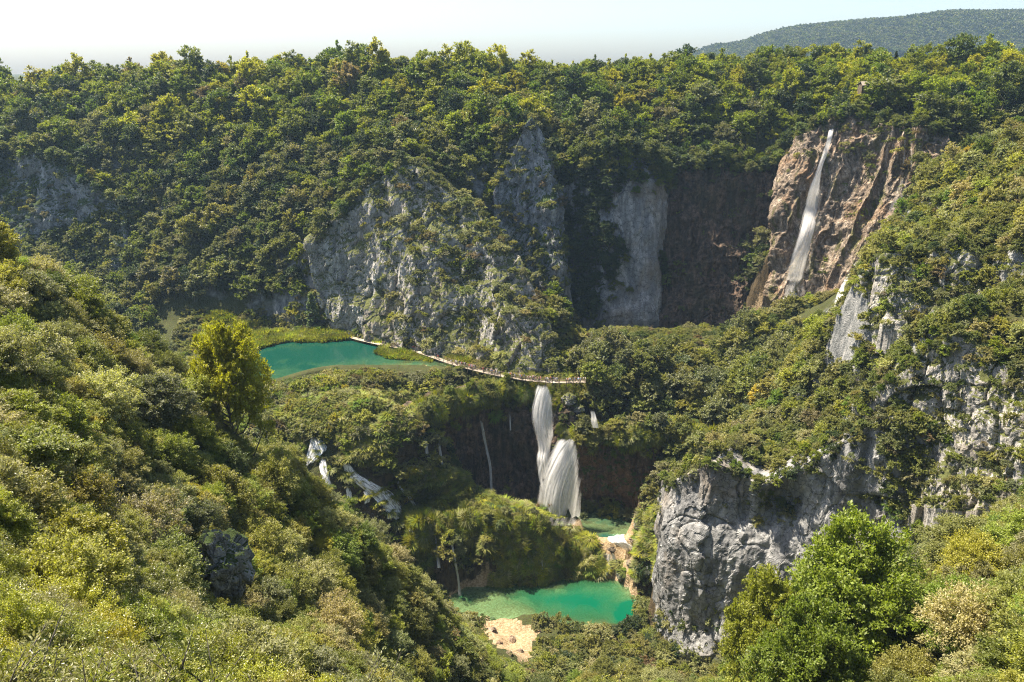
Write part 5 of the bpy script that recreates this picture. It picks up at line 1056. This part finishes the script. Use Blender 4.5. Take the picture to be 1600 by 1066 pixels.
for u, v, Y, H, l in [(60, 103, 398, 14, 'dark pointed spruce on the far left skyline'), (1470, 74, 366, 14, 'thin dark spruce on the right skyline'), (1352, 66, 372, 15, 'dark spruce on the right skyline beside a round tree'), (1400, 70, 372, 13, 'smaller dark spruce between two on the right skyline')]:
    one('spruce_tree', PROTO['conifer'][0], u, v + 20, Y, H, 16, (.022, .04, .018), l, wide=.8)
one('spruce_tree', PROTO['conifer'][0], 490, 515, 293, 15, 16, (.11, .15, .06), 'pale green conifer at the lake shore left of the buttress', wide=1.1)
for u, v, Y, H, l in [(898, 92, 380, 17, 'tall round tree on the skyline gap'), (1500, 70, 362, 18, 'tall round tree on the right skyline')]:
    one('oak_tree', PROTO['forest'][0], u, v + 15, Y, H, 13, (.06, .09, .02), l)
for u, v, Y, H, l in [(1238, 570, 215, 10, 'sparse tree with bare dark branches below the tall waterfall'), (1330, 660, 178, 8, 'sparse leaning tree above the gorge cliff'), (1150, 690, 178, 6.5, 'bare thin-branched tree on the cliff top'), (1290, 560, 210, 8, 'thin sparse tree on the rocky slope')]:
    one('sparse_tree', PROTO['airy'][1 if H < 8.5 else 0], u, v, Y, H, 9, (.10, .11, .03), l, rz=u)
for k, (u, v, Y, s, l) in enumerate([(250, 1000, 17, 1.5, 'tall leafy shoots rising left of the bottom middle'), (540, 1045, 30, 2.2, 'yellow-green leafy shoots at the bottom, left of middle'), (600, 1060, 28, 1.6, 'short leafy shoots beside the bottom ones'),
                                     (30, 1040, 10, 1.2, 'large pale leaves in the bottom left corner'), (120, 1060, 11, 1.1, 'pale leaves beside the bottom left corner'), (-20, 980, 10, 1.1, 'pale leaves at the left edge near the bottom'),
                                     (940, 1075, 26, 1.5, 'leafy sprig with reddish tips at the bottom middle'), (1040, 1085, 27, 1.4, 'pale leafy sprig right of the reddish one'), (860, 1090, 26, 1.2, 'pale leafy sprig left of the reddish one'), (780, 1090, 28, 1.0, 'small leafy sprig at the bottom edge'),
                                     (420, 1060, 20, 1.3, 'light green shoots at the bottom edge, left')]):
    p = P(u, v, Y); m = PROTO['spray'][k % 3]
    o = bpy.data.objects.new('leafy_sprig', None); COL.objects.link(o); t = [(.16, .17, .03), (.19, .19, .08), (.15, .15, .05)][k % 3]
    for nm, mm in (('foliage', m[0]), ('stem', m[1])): c = link(nm, mm, o); c['tint'] = t
    hgt = 1.6 * s; o.location = (p[0], p[1], p[2] - hgt); o.scale = (s * .6,) * 3; o.rotation_euler[2] = k * 1.3; tag(o, l, 'shrub', tint=t)
    # the sprig's long stem runs down to the slope
    g = float(zt(p[0], p[1])[0]); zz = p[2] - hgt
    if g < zz:
        v2, f2 = tube([(0, 0, 0), (.15, .1, (g - zz) * .5), (.0, .3, g - zz - .2)], [.02 * s, .035 * s, .06 * s]); c = link('branch', mesh_np('branch', v2 / (s * .6), f2, [M_BARK]), o)

# --- sedge on the mossy mounds, hanging off the tufa lips; reeds in the lake
x, y = scatter(70000, (-75, 60), (185, 262), r); z = zt(x, y); u, v, dep = proj(np.stack((x, y, z), 1))
reg = inside([(600, 730), (700, 735), (850, 780), (940, 860), (1000, 900), (985, 850), (1000, 805), (1060, 780), (1060, 960), (960, 1000), (850, 985), (800, 1000), (860, 1040), (1040, 1020), (1060, 960), (1045, 900), (1000, 905), (940, 905), (640, 840), (560, 780), (430, 650), (480, 620), (860, 600), (860, 640), (660, 660), (600, 700)], u, v)
STREAMS = [[(474, 676), (524, 680), (550, 716), (606, 732), (656, 800), (672, 842), (636, 848), (606, 826), (556, 800), (526, 776), (474, 736)], [(905, 812), (1000, 806), (1008, 870), (975, 890), (965, 915), (922, 915), (935, 865)], [(1000, 875), (1030, 875), (1020, 910), (1000, 910)], [(594, 852), (626, 852), (630, 886), (598, 880)], [(668, 808), (735, 815), (735, 935), (705, 935), (668, 890)], [(826, 790), (925, 790), (925, 835), (880, 840), (826, 815)]]
for q in STREAMS: reg &= ~(inside(q, u, v) & (r.uniform(0, 1, len(u)) < .93))
ok = reg & water_free(x, y, .3); i = np.where(ok)[0][:16000]
pts = [np.stack((x[i], y[i], z[i]), 1)]; rots = [np.c_[r.normal(size=(len(i), 2)) * .25, r.uniform(0, 6.28, len(i))]]
for name, a, nn, ar in cliff_samples:
    if name in ('upper_tufa_cliff', 'lower_tufa_cliff', 'right_tufa_cliff'):
        zt_top = cliff_geo[name][6, :, 2].mean(); u2, v2, _ = proj(a)
        w = np.exp(-np.maximum(0, zt_top - a[:, 2]) / (1.7 if name != 'lower_tufa_cliff' else 3.2)) * ar * 2.2
        if name == 'lower_tufa_cliff': w = w + np.where((u2 > 765), ar * 1.2, 0)
        k = np.where(r.uniform(0, 1, len(a)) < w)[0]; pts.append(a[k]); q = np.arctan2(nn[k, 0], -nn[k, 1]); rots.append(np.c_[np.full(len(k), 1.15) + r.normal(size=len(k)) * .3, r.normal(size=len(k)) * .2, q])
pts = np.concatenate(pts); rots = np.concatenate(rots); n = len(pts)
mass('sedge', TUFTS, pts, rots, np.repeat(r.uniform(.5, 1.1, (n, 1)) * (1 + .5 * (fbm(pts * .35, 2, 8) > .1)[:, None]), 3, 1), r.integers(0, 2, n), pick(['olive', 'lime', 'crest', 'bright', 'pale'], [3, 3, 2, 2, 1.5], n, r) * (1 + .35 * fbm(pts * .2, 3, 4)[:, None]), 'long sedge and grass hanging over the mossy mounds and cliff lips')
x, y = scatter(30000, (-120, 5), (240, 300), r); z = zt(x, y); u, v, dep = proj(np.stack((x, y, np.full(len(x), LAKE_Z)), 1))
reg = inside([(388, 522), (530, 520), (548, 530), (500, 535), (450, 533), (400, 545), (385, 560)], u, v) | inside([(575, 535), (690, 556), (735, 568), (700, 570), (660, 563), (610, 560), (590, 552), (600, 545)], u, v) | inside([(240, 500), (400, 515), (390, 535), (240, 540)], u, v)
dn = fbm(np.stack((x * .12, y * .25, x * 0), 1), 3, 5); reg &= (dn > -.25) | (u < 560)
i = np.where(reg)[0][:5200]; n = len(i)
mass('reeds', REEDS, np.stack((x[i], y[i], np.maximum(z[i], LAKE_Z - .4)), 1), np.c_[r.normal(size=(n, 2)) * .06, r.uniform(0, 6.28, n)], np.repeat(r.uniform(.5, 1.3, (n, 1)) * (1 + .4 * fbm(np.stack((x[i] * .2, y[i] * .3, 0 * x[i]), 1), 3, 6)[:, None]), 3, 1), r.integers(0, 2, n), pick(['lime', 'olive', 'bright', 'pale'], [3, 2, 2, 1], n, r) * (1 + .5 * fbm(np.stack((x[i] * .12, y[i] * .25, 0 * x[i]), 1), 3, 16)[:, None]), 'green reeds along and in the upper lake')

# ------------------------------------------------------------------ distant mountain
mx = np.arange(-400, 3101, 25.); my = np.arange(1500, 3100, 25.); X, Y = np.meshgrid(mx, my, indexing='xy')
sky_pts = [(-500, 124), (900, 110), (960, 108), (1040, 100), (1095, 84), (1115, 75), (1140, 72), (1165, 69), (1200, 56), (1245, 45), (1300, 40), (1345, 36), (1400, 33), (1440, 27), (1480, 22), (1540, 22), (1600, 20), (1800, 8), (2100, 30), (2600, 60)]
rx = []; rz = []
for u, v in sky_pts: p = P(u, v, 2350); rx.append(p[0]); rz.append(p[2] - 9)
rid = np.interp(X, rx, rz); t = (Y - 2350); prof = np.where(t < 0, np.exp(-(t / 420.) ** 2), np.exp(-(t / 700.) ** 2)); Z = -16 + (rid + 16) * prof
pp = np.stack((X.ravel(), Y.ravel(), 0 * X.ravel()), 1); rel = fbm(pp * .004, 4, 77).reshape(X.shape); Z = Z + rel * 16 * prof * np.clip(-t / 200, 0, 1)
tag(link('mountain', mesh_np('mountain', np.stack((X.ravel(), Y.ravel(), Z.ravel()), 1), grid_faces(len(my), len(mx)), [M_GROUND], smooth=True)), kind='structure', label='wooded mountain beyond the right skyline')
r = np.random.default_rng(55); x = r.uniform(150, 1750, 15000); y = r.uniform(1900, 2420, 15000)
i = np.clip(np.searchsorted(my, y) - 1, 0, len(my) - 2); j = np.clip(np.searchsorted(mx, x) - 1, 0, len(mx) - 2); fy = (y - my[i]) / 25; fx = (x - mx[j]) / 25
z = (Z[i, j] * (1 - fx) + Z[i, j + 1] * fx) * (1 - fy) + (Z[i + 1, j] * (1 - fx) + Z[i + 1, j + 1] * fx) * fy
u, v, dep = proj(np.stack((x, y, z + 8), 1)); k = np.where((u > 880) & (u < 1680) & (v < 112))[0]; n = len(k)
Vd, Fd, _, _ = crown(91, 13, 7.5, 700, 2.4, ncl=16, base=.1, spray=1.0); farm = [mesh_np('far_crown', Vd, Fd, [M_LEAF])]
mass('mountain_forest', farm, np.stack((x[k], y[k], z[k] - 2), 1), np.c_[np.zeros((n, 2)), r.uniform(0, 6.28, n)], np.repeat(r.uniform(1.0, 1.7, (n, 1)), 3, 1), np.zeros(n, int), pick(['crest2', 'mid', 'dark'], [3, 2, 5], n, r) * .55, 'far forest covering the distant mountain')

# ------------------------------------------------------------------ boulders and rocks
def rock_mesh(name, seed, mat, sz=(1, 1, 1), res=26):
    th = np.linspace(0, math.pi, res); ph = np.linspace(0, 2 * math.pi, res * 2 + 1)[:-1]; T, H_ = np.meshgrid(th, ph, indexing='ij')
    d = np.stack((np.sin(T) * np.cos(H_), np.sin(T) * np.sin(H_), np.cos(T)), -1).reshape(-1, 3)
    o1, _ = facets(d * 1.4 + seed * 5.1, seed); o2, e2 = facets(d * 3.3 + seed * 3.3, seed + 9)
    rr = 1 + fbm(d * 1.2 + seed * 7, 3, seed) * .22 + o1 * .22 + o2 * .08 - .05 * np.exp(-e2 * 10) + fbm(d * 7 + seed, 3, seed) * .03
    V = d * rr[:, None] * np.array(sz); n = res; m = res * 2; i, j = np.meshgrid(np.arange(n - 1), np.arange(m), indexing='ij')
    a = (i * m + j).ravel(); b = (i * m + (j + 1) % m).ravel(); return mesh_np(name, V, np.stack((a, a + m, b + m, b), 1), [mat])
rm = [rock_mesh('rock', s, M_LIME, (1, .8, .75)) for s in (3, 4, 5)]
def rockat(u, v, s, label, k=0, mesh=None, name='rock', group=None, sc=(1, 1, 1), sink=.2):
    h, n = hit(u, v)
    if h is None: return
    dep = h.y; w = s * dep / FPX * .5; o = link(name, mesh or rm[k % 3]); o.location = (h.x, h.y, h.z + w * .3 - w * sink); o.scale = (w * sc[0], w * sc[1], w * sc[2]); o.rotation_euler = (random.uniform(-.3, .3), random.uniform(-.3, .3), random.uniform(0, 6)); tag(o, label, 'rock', group)
bm_ = rock_mesh('boulder', 12, M_LIMED, (1, .8, 1.35), 60)
p = P(343, 885, 66); o = link('boulder', bm_); o.location = p; o.scale = (2.9, 2.9, 2.6); o.rotation_euler = (.1, -.1, .4); tag(o, 'large dark blue-grey boulder among trees on the left hill', 'boulder')
for k, (u, v, s, l) in enumerate([(1195, 548, 26, 'pale rock at the top of the middle wood'), (1180, 568, 16, 'small pale rock beside the wood'), (1200, 632, 36, 'pale rocks amid shrubs on the middle slope'), (1155, 622, 12, 'tiny pale stone on the middle slope'), (1150, 660, 16, 'small rock left on the middle slope'),
                                  (1338, 612, 30, 'upright pale rock below the outcrop'), (1345, 640, 34, 'blocky rock with dark cracks below the upright one'), (1255, 692, 20, 'pale stone above the gorge cliff'), (1105, 720, 22, 'jagged stone at the cliff top left corner'), (1085, 742, 24, 'weathered stone block at the cliff top'),
                                  (1215, 655, 14, 'small stone in dry grass'), (1580, 332, 26, 'pale rocks on the upper right hillside'), (1555, 350, 18, 'small rock on the upper right hillside'), (1570, 245, 14, 'rock patch high on the right hillside'), (1500, 232, 16, 'stone half hidden near the upper right rim'),
                                  (1000, 820, 26, 'orange-white travertine block right of the plunge pool'), (1012, 808, 30, 'rounded travertine boulder on the right bank'), (832, 800, 16, 'pale rock at the left foot of the fan-shaped waterfall'), (960, 885, 26, 'yellowish tufa rock beside the outflow rapids'), (972, 898, 24, 'low tufa rock at the rim of the emerald pool'), (945, 880, 14, 'small tufa rock in the rapids'),
                                  (890, 625, 26, 'grey rock beside the right stream'), (905, 640, 18, 'smaller rock below the right stream')]):
    rockat(u, v, s * (1.0), l, k)
tr_m = rock_mesh('rock', 8, M_TRAV, (1, .9, .6))
for k, (u, v, s, l) in enumerate([(768, 985, 18, 'pale'), (800, 1000, 16, 'pale'), (812, 1018, 14, 'pale'), (780, 1005, 12, 'pale'), (795, 1022, 16, 'pale'), (770, 968, 12, 'pale'), (990, 845, 16, ''), (930, 845, 10, ''), (915, 838, 12, ''), (955, 858, 14, ''), (985, 880, 16, ''), (1000, 895, 12, '')]):
    rockat(u, v, s, 'flat pale travertine stone ' + ('on the dry stream bed beside the emerald pool' if k < 6 else 'in the rapids above the emerald pool'), k, mesh=tr_m, name='stone', group='stones ' + ('on the dry stream bed' if k < 6 else 'in the rapids'), sink=.4)

# ------------------------------------------------------------------ boardwalk with its railing
bw = [(536, 523), (560, 530), (600, 539), (640, 546), (672, 556), (700, 566), (728, 574), (760, 582), (800, 590), (840, 595), (880, 597), (915, 596)]
path = catmull([PZ(u, v, LAKE_Z + 1.0) for u, v in bw], 10)
o = bpy.data.objects.new('boardwalk', None); COL.objects.link(o); o.location = path[0]; tag(o, 'pale wooden boardwalk with railing curving round the buttress foot', 'boardwalk')
def seg_dirs(p): d = np.gradient(p, axis=0); d[:, 2] = 0; d /= np.linalg.norm(d, axis=1, keepdims=True); return d, np.stack((-d[:, 1], d[:, 0], 0 * d[:, 0]), 1)
dr, sd = seg_dirs(path); half = .85
def box_strip(path, sd, off0, off1, z0, z1):
    V = []; F = []; n = len(path)
    for p, s in zip(path, sd):
        for a, b in ((off0, z0), (off1, z0), (off1, z1), (off0, z1)): V.append(p + s * a + np.array((0, 0, b)))
    for i in range(n - 1):
        for q in range(4): F.append((i * 4 + q, i * 4 + (q + 1) % 4, (i + 1) * 4 + (q + 1) % 4, (i + 1) * 4 + q))
    F += [(0, 1, 2, 3), (n * 4 - 1, n * 4 - 2, n * 4 - 3, n * 4 - 4)]; return np.array(V) - path[0], np.array(F)
v_, f_ = box_strip(path, sd, -half, half, -.18, -.06); c = link('deck_frame', mesh_np('deck_frame', v_, f_, [M_WOODD]), o)
# planks: each a board of its own, thin gaps between; too many and too small to pick apart singly
L = np.concatenate(([0], np.cumsum(np.linalg.norm(np.diff(path, axis=0), axis=1)))); V = []; F = []; k = 0; s = .1
rp = np.random.default_rng(5)
while s < L[-1] - .1:
    p = np.array([np.interp(s, L, path[:, c_]) for c_ in range(3)]); j = np.searchsorted(L, s) - 1; d = dr[j]; q = sd[j]; hz = rp.uniform(-.012, .012)
    for zz in (-.055, hz):
        for a, b in ((-.12, -half - .08), (.12, -half - .08), (.12, half + .08), (-.12, half + .08)): V.append(p + d * a + q * b + np.array((0, 0, zz)) - path[0])
    i0 = k * 8; F += [(i0 + 4, i0 + 5, i0 + 6, i0 + 7), (i0, i0 + 1, i0 + 5, i0 + 4), (i0 + 1, i0 + 2, i0 + 6, i0 + 5), (i0 + 2, i0 + 3, i0 + 7, i0 + 6), (i0 + 3, i0, i0 + 4, i0 + 7)]; k += 1; s += .26
c = link('planks', mesh_np('planks', V, F, [M_WOOD]), o); c['kind'] = 'stuff'
i0 = 46
for side in (-1, 1):
    for zr in (.55, 1.05):
        pp = path[i0:] + sd[i0:] * side * half + np.array((0, 0, zr)) - path[0]; v_, f_ = tube(pp, [.06] * len(pp), 4); link('handrail', mesh_np('handrail', v_, f_, [M_WOODD]), o)
    pv, pf = tube([(0, 0, -1.6), (0, 0, 1.12)], [.08, .08], 4); pm_ = mesh_np('post', pv, pf, [M_WOODD])
    s = L[i0]
    while s < L[-1]:
        p = np.array([np.interp(s, L, path[:, c_]) for c_ in range(3)]); j = min(np.searchsorted(L, s), len(sd) - 1); c = link('post', pm_, o); c.location = p + sd[j] * side * half - path[0]; s += 2.2
# ------------------------------------------------------------------ people on the walk
def simple_tint(name, fallback_rough=.8):
    t = NT(name); a = t.n('ShaderNodeAttribute', attribute_type='INSTANCER', attribute_name=name); t.l(a.outputs['Color'], t.b.inputs['Base Color']); t.b.inputs['Roughness'].default_value = fallback_rough; return t.m
M_SHIRT = simple_tint('shirt'); M_TROU = simple_tint('trousers'); M_SKIN = simple('skin', (.50, .32, .22), .6); M_HAIR = simple_tint('hair')
def person_mesh(name, arms, legs, bag):
    vs = [(0, 0, .95), (0, 0, 1.15), (0, 0, 1.38), (0, 0, 1.50), (0, -.01, 1.60), (0, -.01, 1.70)]; rad = [.145, .135, .16, .06, .085, .085]; ed = [(0, 1), (1, 2), (2, 3), (3, 4), (4, 5)]
    def add(chain, rs, root):
        prev = root
        for p, q in zip(chain, rs): vs.append(p); rad.append(q); ed.append((prev, len(vs) - 1)); prev = len(vs) - 1
    for s_, (sw, kn) in zip((-1, 1), legs): add([(s_ * .10, 0, .88), (s_ * .11, -sw * .5 - kn, .50), (s_ * .11, -sw + .02, .09), (s_ * .12, -sw - .13, .04)], [.105, .075, .05, .045], 0)
    for s_, (fw, up_) in zip((-1, 1), arms): add([(s_ * .20, 0, 1.40), (s_ * .25, -fw * .3, 1.13), (s_ * .24, -fw, .90 + up_), (s_ * .235, -fw - .05, .81 + up_ * 1.3)], [.062, .048, .036, .04], 2)
    me = bpy.data.meshes.new(name); me.from_pydata(vs, ed, []); ob = bpy.data.objects.new(name, me); COL.objects.link(ob)
    md = ob.modifiers.new('skin', 'SKIN'); 
    for i, q in enumerate(rad): me.skin_vertices[0].data[i].radius = (q, q * (.8 if i in (0, 1, 2) else 1)); me.skin_vertices[0].data[i].use_root = (i == 0)
    sb = ob.modifiers.new('sub', 'SUBSURF'); sb.levels = 1
    ev = ob.evaluated_get(bpy.context.evaluated_depsgraph_get()); m2 = bpy.data.meshes.new_from_object(ev); bpy.data.objects.remove(ob); m2.name = name
    for m in (M_SHIRT, M_TROU, M_SKIN, M_HAIR): m2.materials.append(m)
    for f in m2.polygons:
        c = f.center; f.use_smooth = True
        f.material_index = 3 if c.z > 1.66 or (c.z > 1.55 and c.y > .02) else 2 if c.z > 1.46 else 2 if (abs(c.x) > .19 and c.z < 1.2 and c.z > .7) else 1 if c.z < .97 else 0
    return m2
PM = [person_mesh('person', [(.1, 0), (-.08, 0)], [(.12, .02), (-.14, .0)], 0), person_mesh('person', [(.25, .25), (.05, .02)], [(.03, 0), (-.03, 0)], 0), person_mesh('person', [(-.12, .03), (.15, .02)], [(-.16, 0), (.16, .04)], 0)]
shirts = {'white': (.75, .75, .73), 'dark': (.03, .03, .04), 'blue': (.10, .2, .42), 'orange': (.75, .22, .05), 'pink': (.65, .32, .35), 'red': (.5, .06, .05), 'grey': (.3, .3, .32), 'light blue': (.4, .55, .7)}
rp = random.Random(3); used = {}
def put_person(p, rz, where, forced=None):
    sn = forced or rp.choice(['white', 'white', 'dark', 'dark', 'blue', 'pink', 'red', 'grey', 'light blue', 'orange']); tn = rp.choice(['dark', 'blue', 'grey', 'beige'])
    o = link('person', rp.choice(PM)); o.location = p; o.rotation_euler[2] = rz; h = rp.uniform(.9, 1.05); o.scale = (h, h, h)
    o['shirt'] = shirts[sn]; o['trousers'] = {'dark': (.03, .03, .04), 'blue': (.07, .11, .2), 'grey': (.2, .2, .2), 'beige': (.42, .36, .26)}[tn]; o['hair'] = rp.choice([(.03, .02, .015), (.10, .06, .03), (.3, .2, .09)])
    tag(o, f'person in {sn} top and {tn} trousers {where}', 'person', 'visitors on the boardwalk')
for k in range(104):
    t = rp.random() ** .8; s = L[0] + (L[-1] - L[0]) * (.52 + .48 * rp.random() ** .8) if k < 90 else L[0] + (L[-1] - L[0]) * rp.uniform(.02, .48)
    j = min(max(np.searchsorted(L, s) - 1, 0), len(sd) - 1); p = np.array([np.interp(s, L, path[:, c_]) for c_ in range(3)]) + sd[j] * rp.uniform(-.6, .6)
    put_person(p, math.atan2(dr[j][1], dr[j][0]) + (math.pi / 2 if rp.random() < .5 else -math.pi / 2) + rp.uniform(-.5, .5), 'on the boardwalk above the falls' if k < 90 else 'on the boardwalk beside the lake', 'orange' if k == 5 else None)
for k in range(26):
    u, v = rp.uniform(944, 992), rp.uniform(548, 575); h, n = hit(u, v)
    if h is not None and h.z < -85: put_person(h, rp.uniform(0, 6.28), 'in the crowd by the wood')
for k in range(7):
    u, v = rp.uniform(372, 392), rp.uniform(514, 519); h, n = hit(u, v)
    if h is not None and h.z < -85: put_person(h, rp.uniform(0, 6.28), 'under the trees at the left lake shore')

# ------------------------------------------------------------------ lookout hut on the far rim
def boxm(name, mat, lo, hi):
    x0, y0, z0 = lo; x1, y1, z1 = hi; V = [(x0, y0, z0), (x1, y0, z0), (x1, y1, z0), (x0, y1, z0), (x0, y0, z1), (x1, y0, z1), (x1, y1, z1), (x0, y1, z1)]
    return mesh_np(name, V, [(0, 3, 2, 1), (4, 5, 6, 7), (0, 1, 5, 4), (1, 2, 6, 5), (2, 3, 7, 6), (3, 0, 4, 7)], [mat])
hp = P(1350, 133, 324); hut = bpy.data.objects.new('lookout_hut', None); COL.objects.link(hut); hut.location = hp; hut.rotation_euler[2] = .35; hut.scale = (.8, .8, .8); tag(hut, 'small wooden lookout hut with pale shingled roof on the far rim', 'hut')
gz = float(zt(hp[0], hp[1])[0]) - hp[2]
link('wall', boxm('wall', M_WOODD, (-2.4, -1.5, min(gz, -3) - .5), (2.4, 1.5, .2)), hut)
V = [(-3.2, -2.3, -.1), (3.2, -2.3, -.1), (2.2, 0, 1.7), (-2.2, 0, 1.7), (-3.2, 2.3, -.1), (3.2, 2.3, -.1)]
F = [(0, 1, 2, 3), (5, 4, 3, 2)]; v_ = np.array(V + [(x_, y_, z_ - .15) for x_, y_, z_ in V]); f_ = [(0, 1, 2, 3), (5, 4, 3, 2), (6, 9, 8, 7), (11, 8, 9, 10), (0, 6, 7, 1), (4, 5, 11, 10), (0, 3, 9, 6), (3, 4, 10, 9), (1, 7, 8, 2), (2, 8, 11, 5)]
link('roof', mesh_np('roof', v_, f_, [M_WOOD]), hut)

# ------------------------------------------------------------------ haze
ht = bpy.data.materials.new('haze'); ht.use_nodes = True; nt = ht.node_tree; nt.nodes.remove(nt.nodes['Principled BSDF']); vp = nt.nodes.new('ShaderNodeVolumePrincipled')
vp.inputs['Color'].default_value = (.50, .74, 1.0, 1); vp.inputs['Density'].default_value = HAZE; vp.inputs['Anisotropy'].default_value = .2; nt.links.new(vp.outputs[0], nt.nodes['Material Output'].inputs['Volume'])
if HAZE > 0: tag(link('haze', boxm('haze', ht, (-3400, -700, -175), (3400, 3400, 260))), 'thin blue air over the whole canyon', kind='stuff')
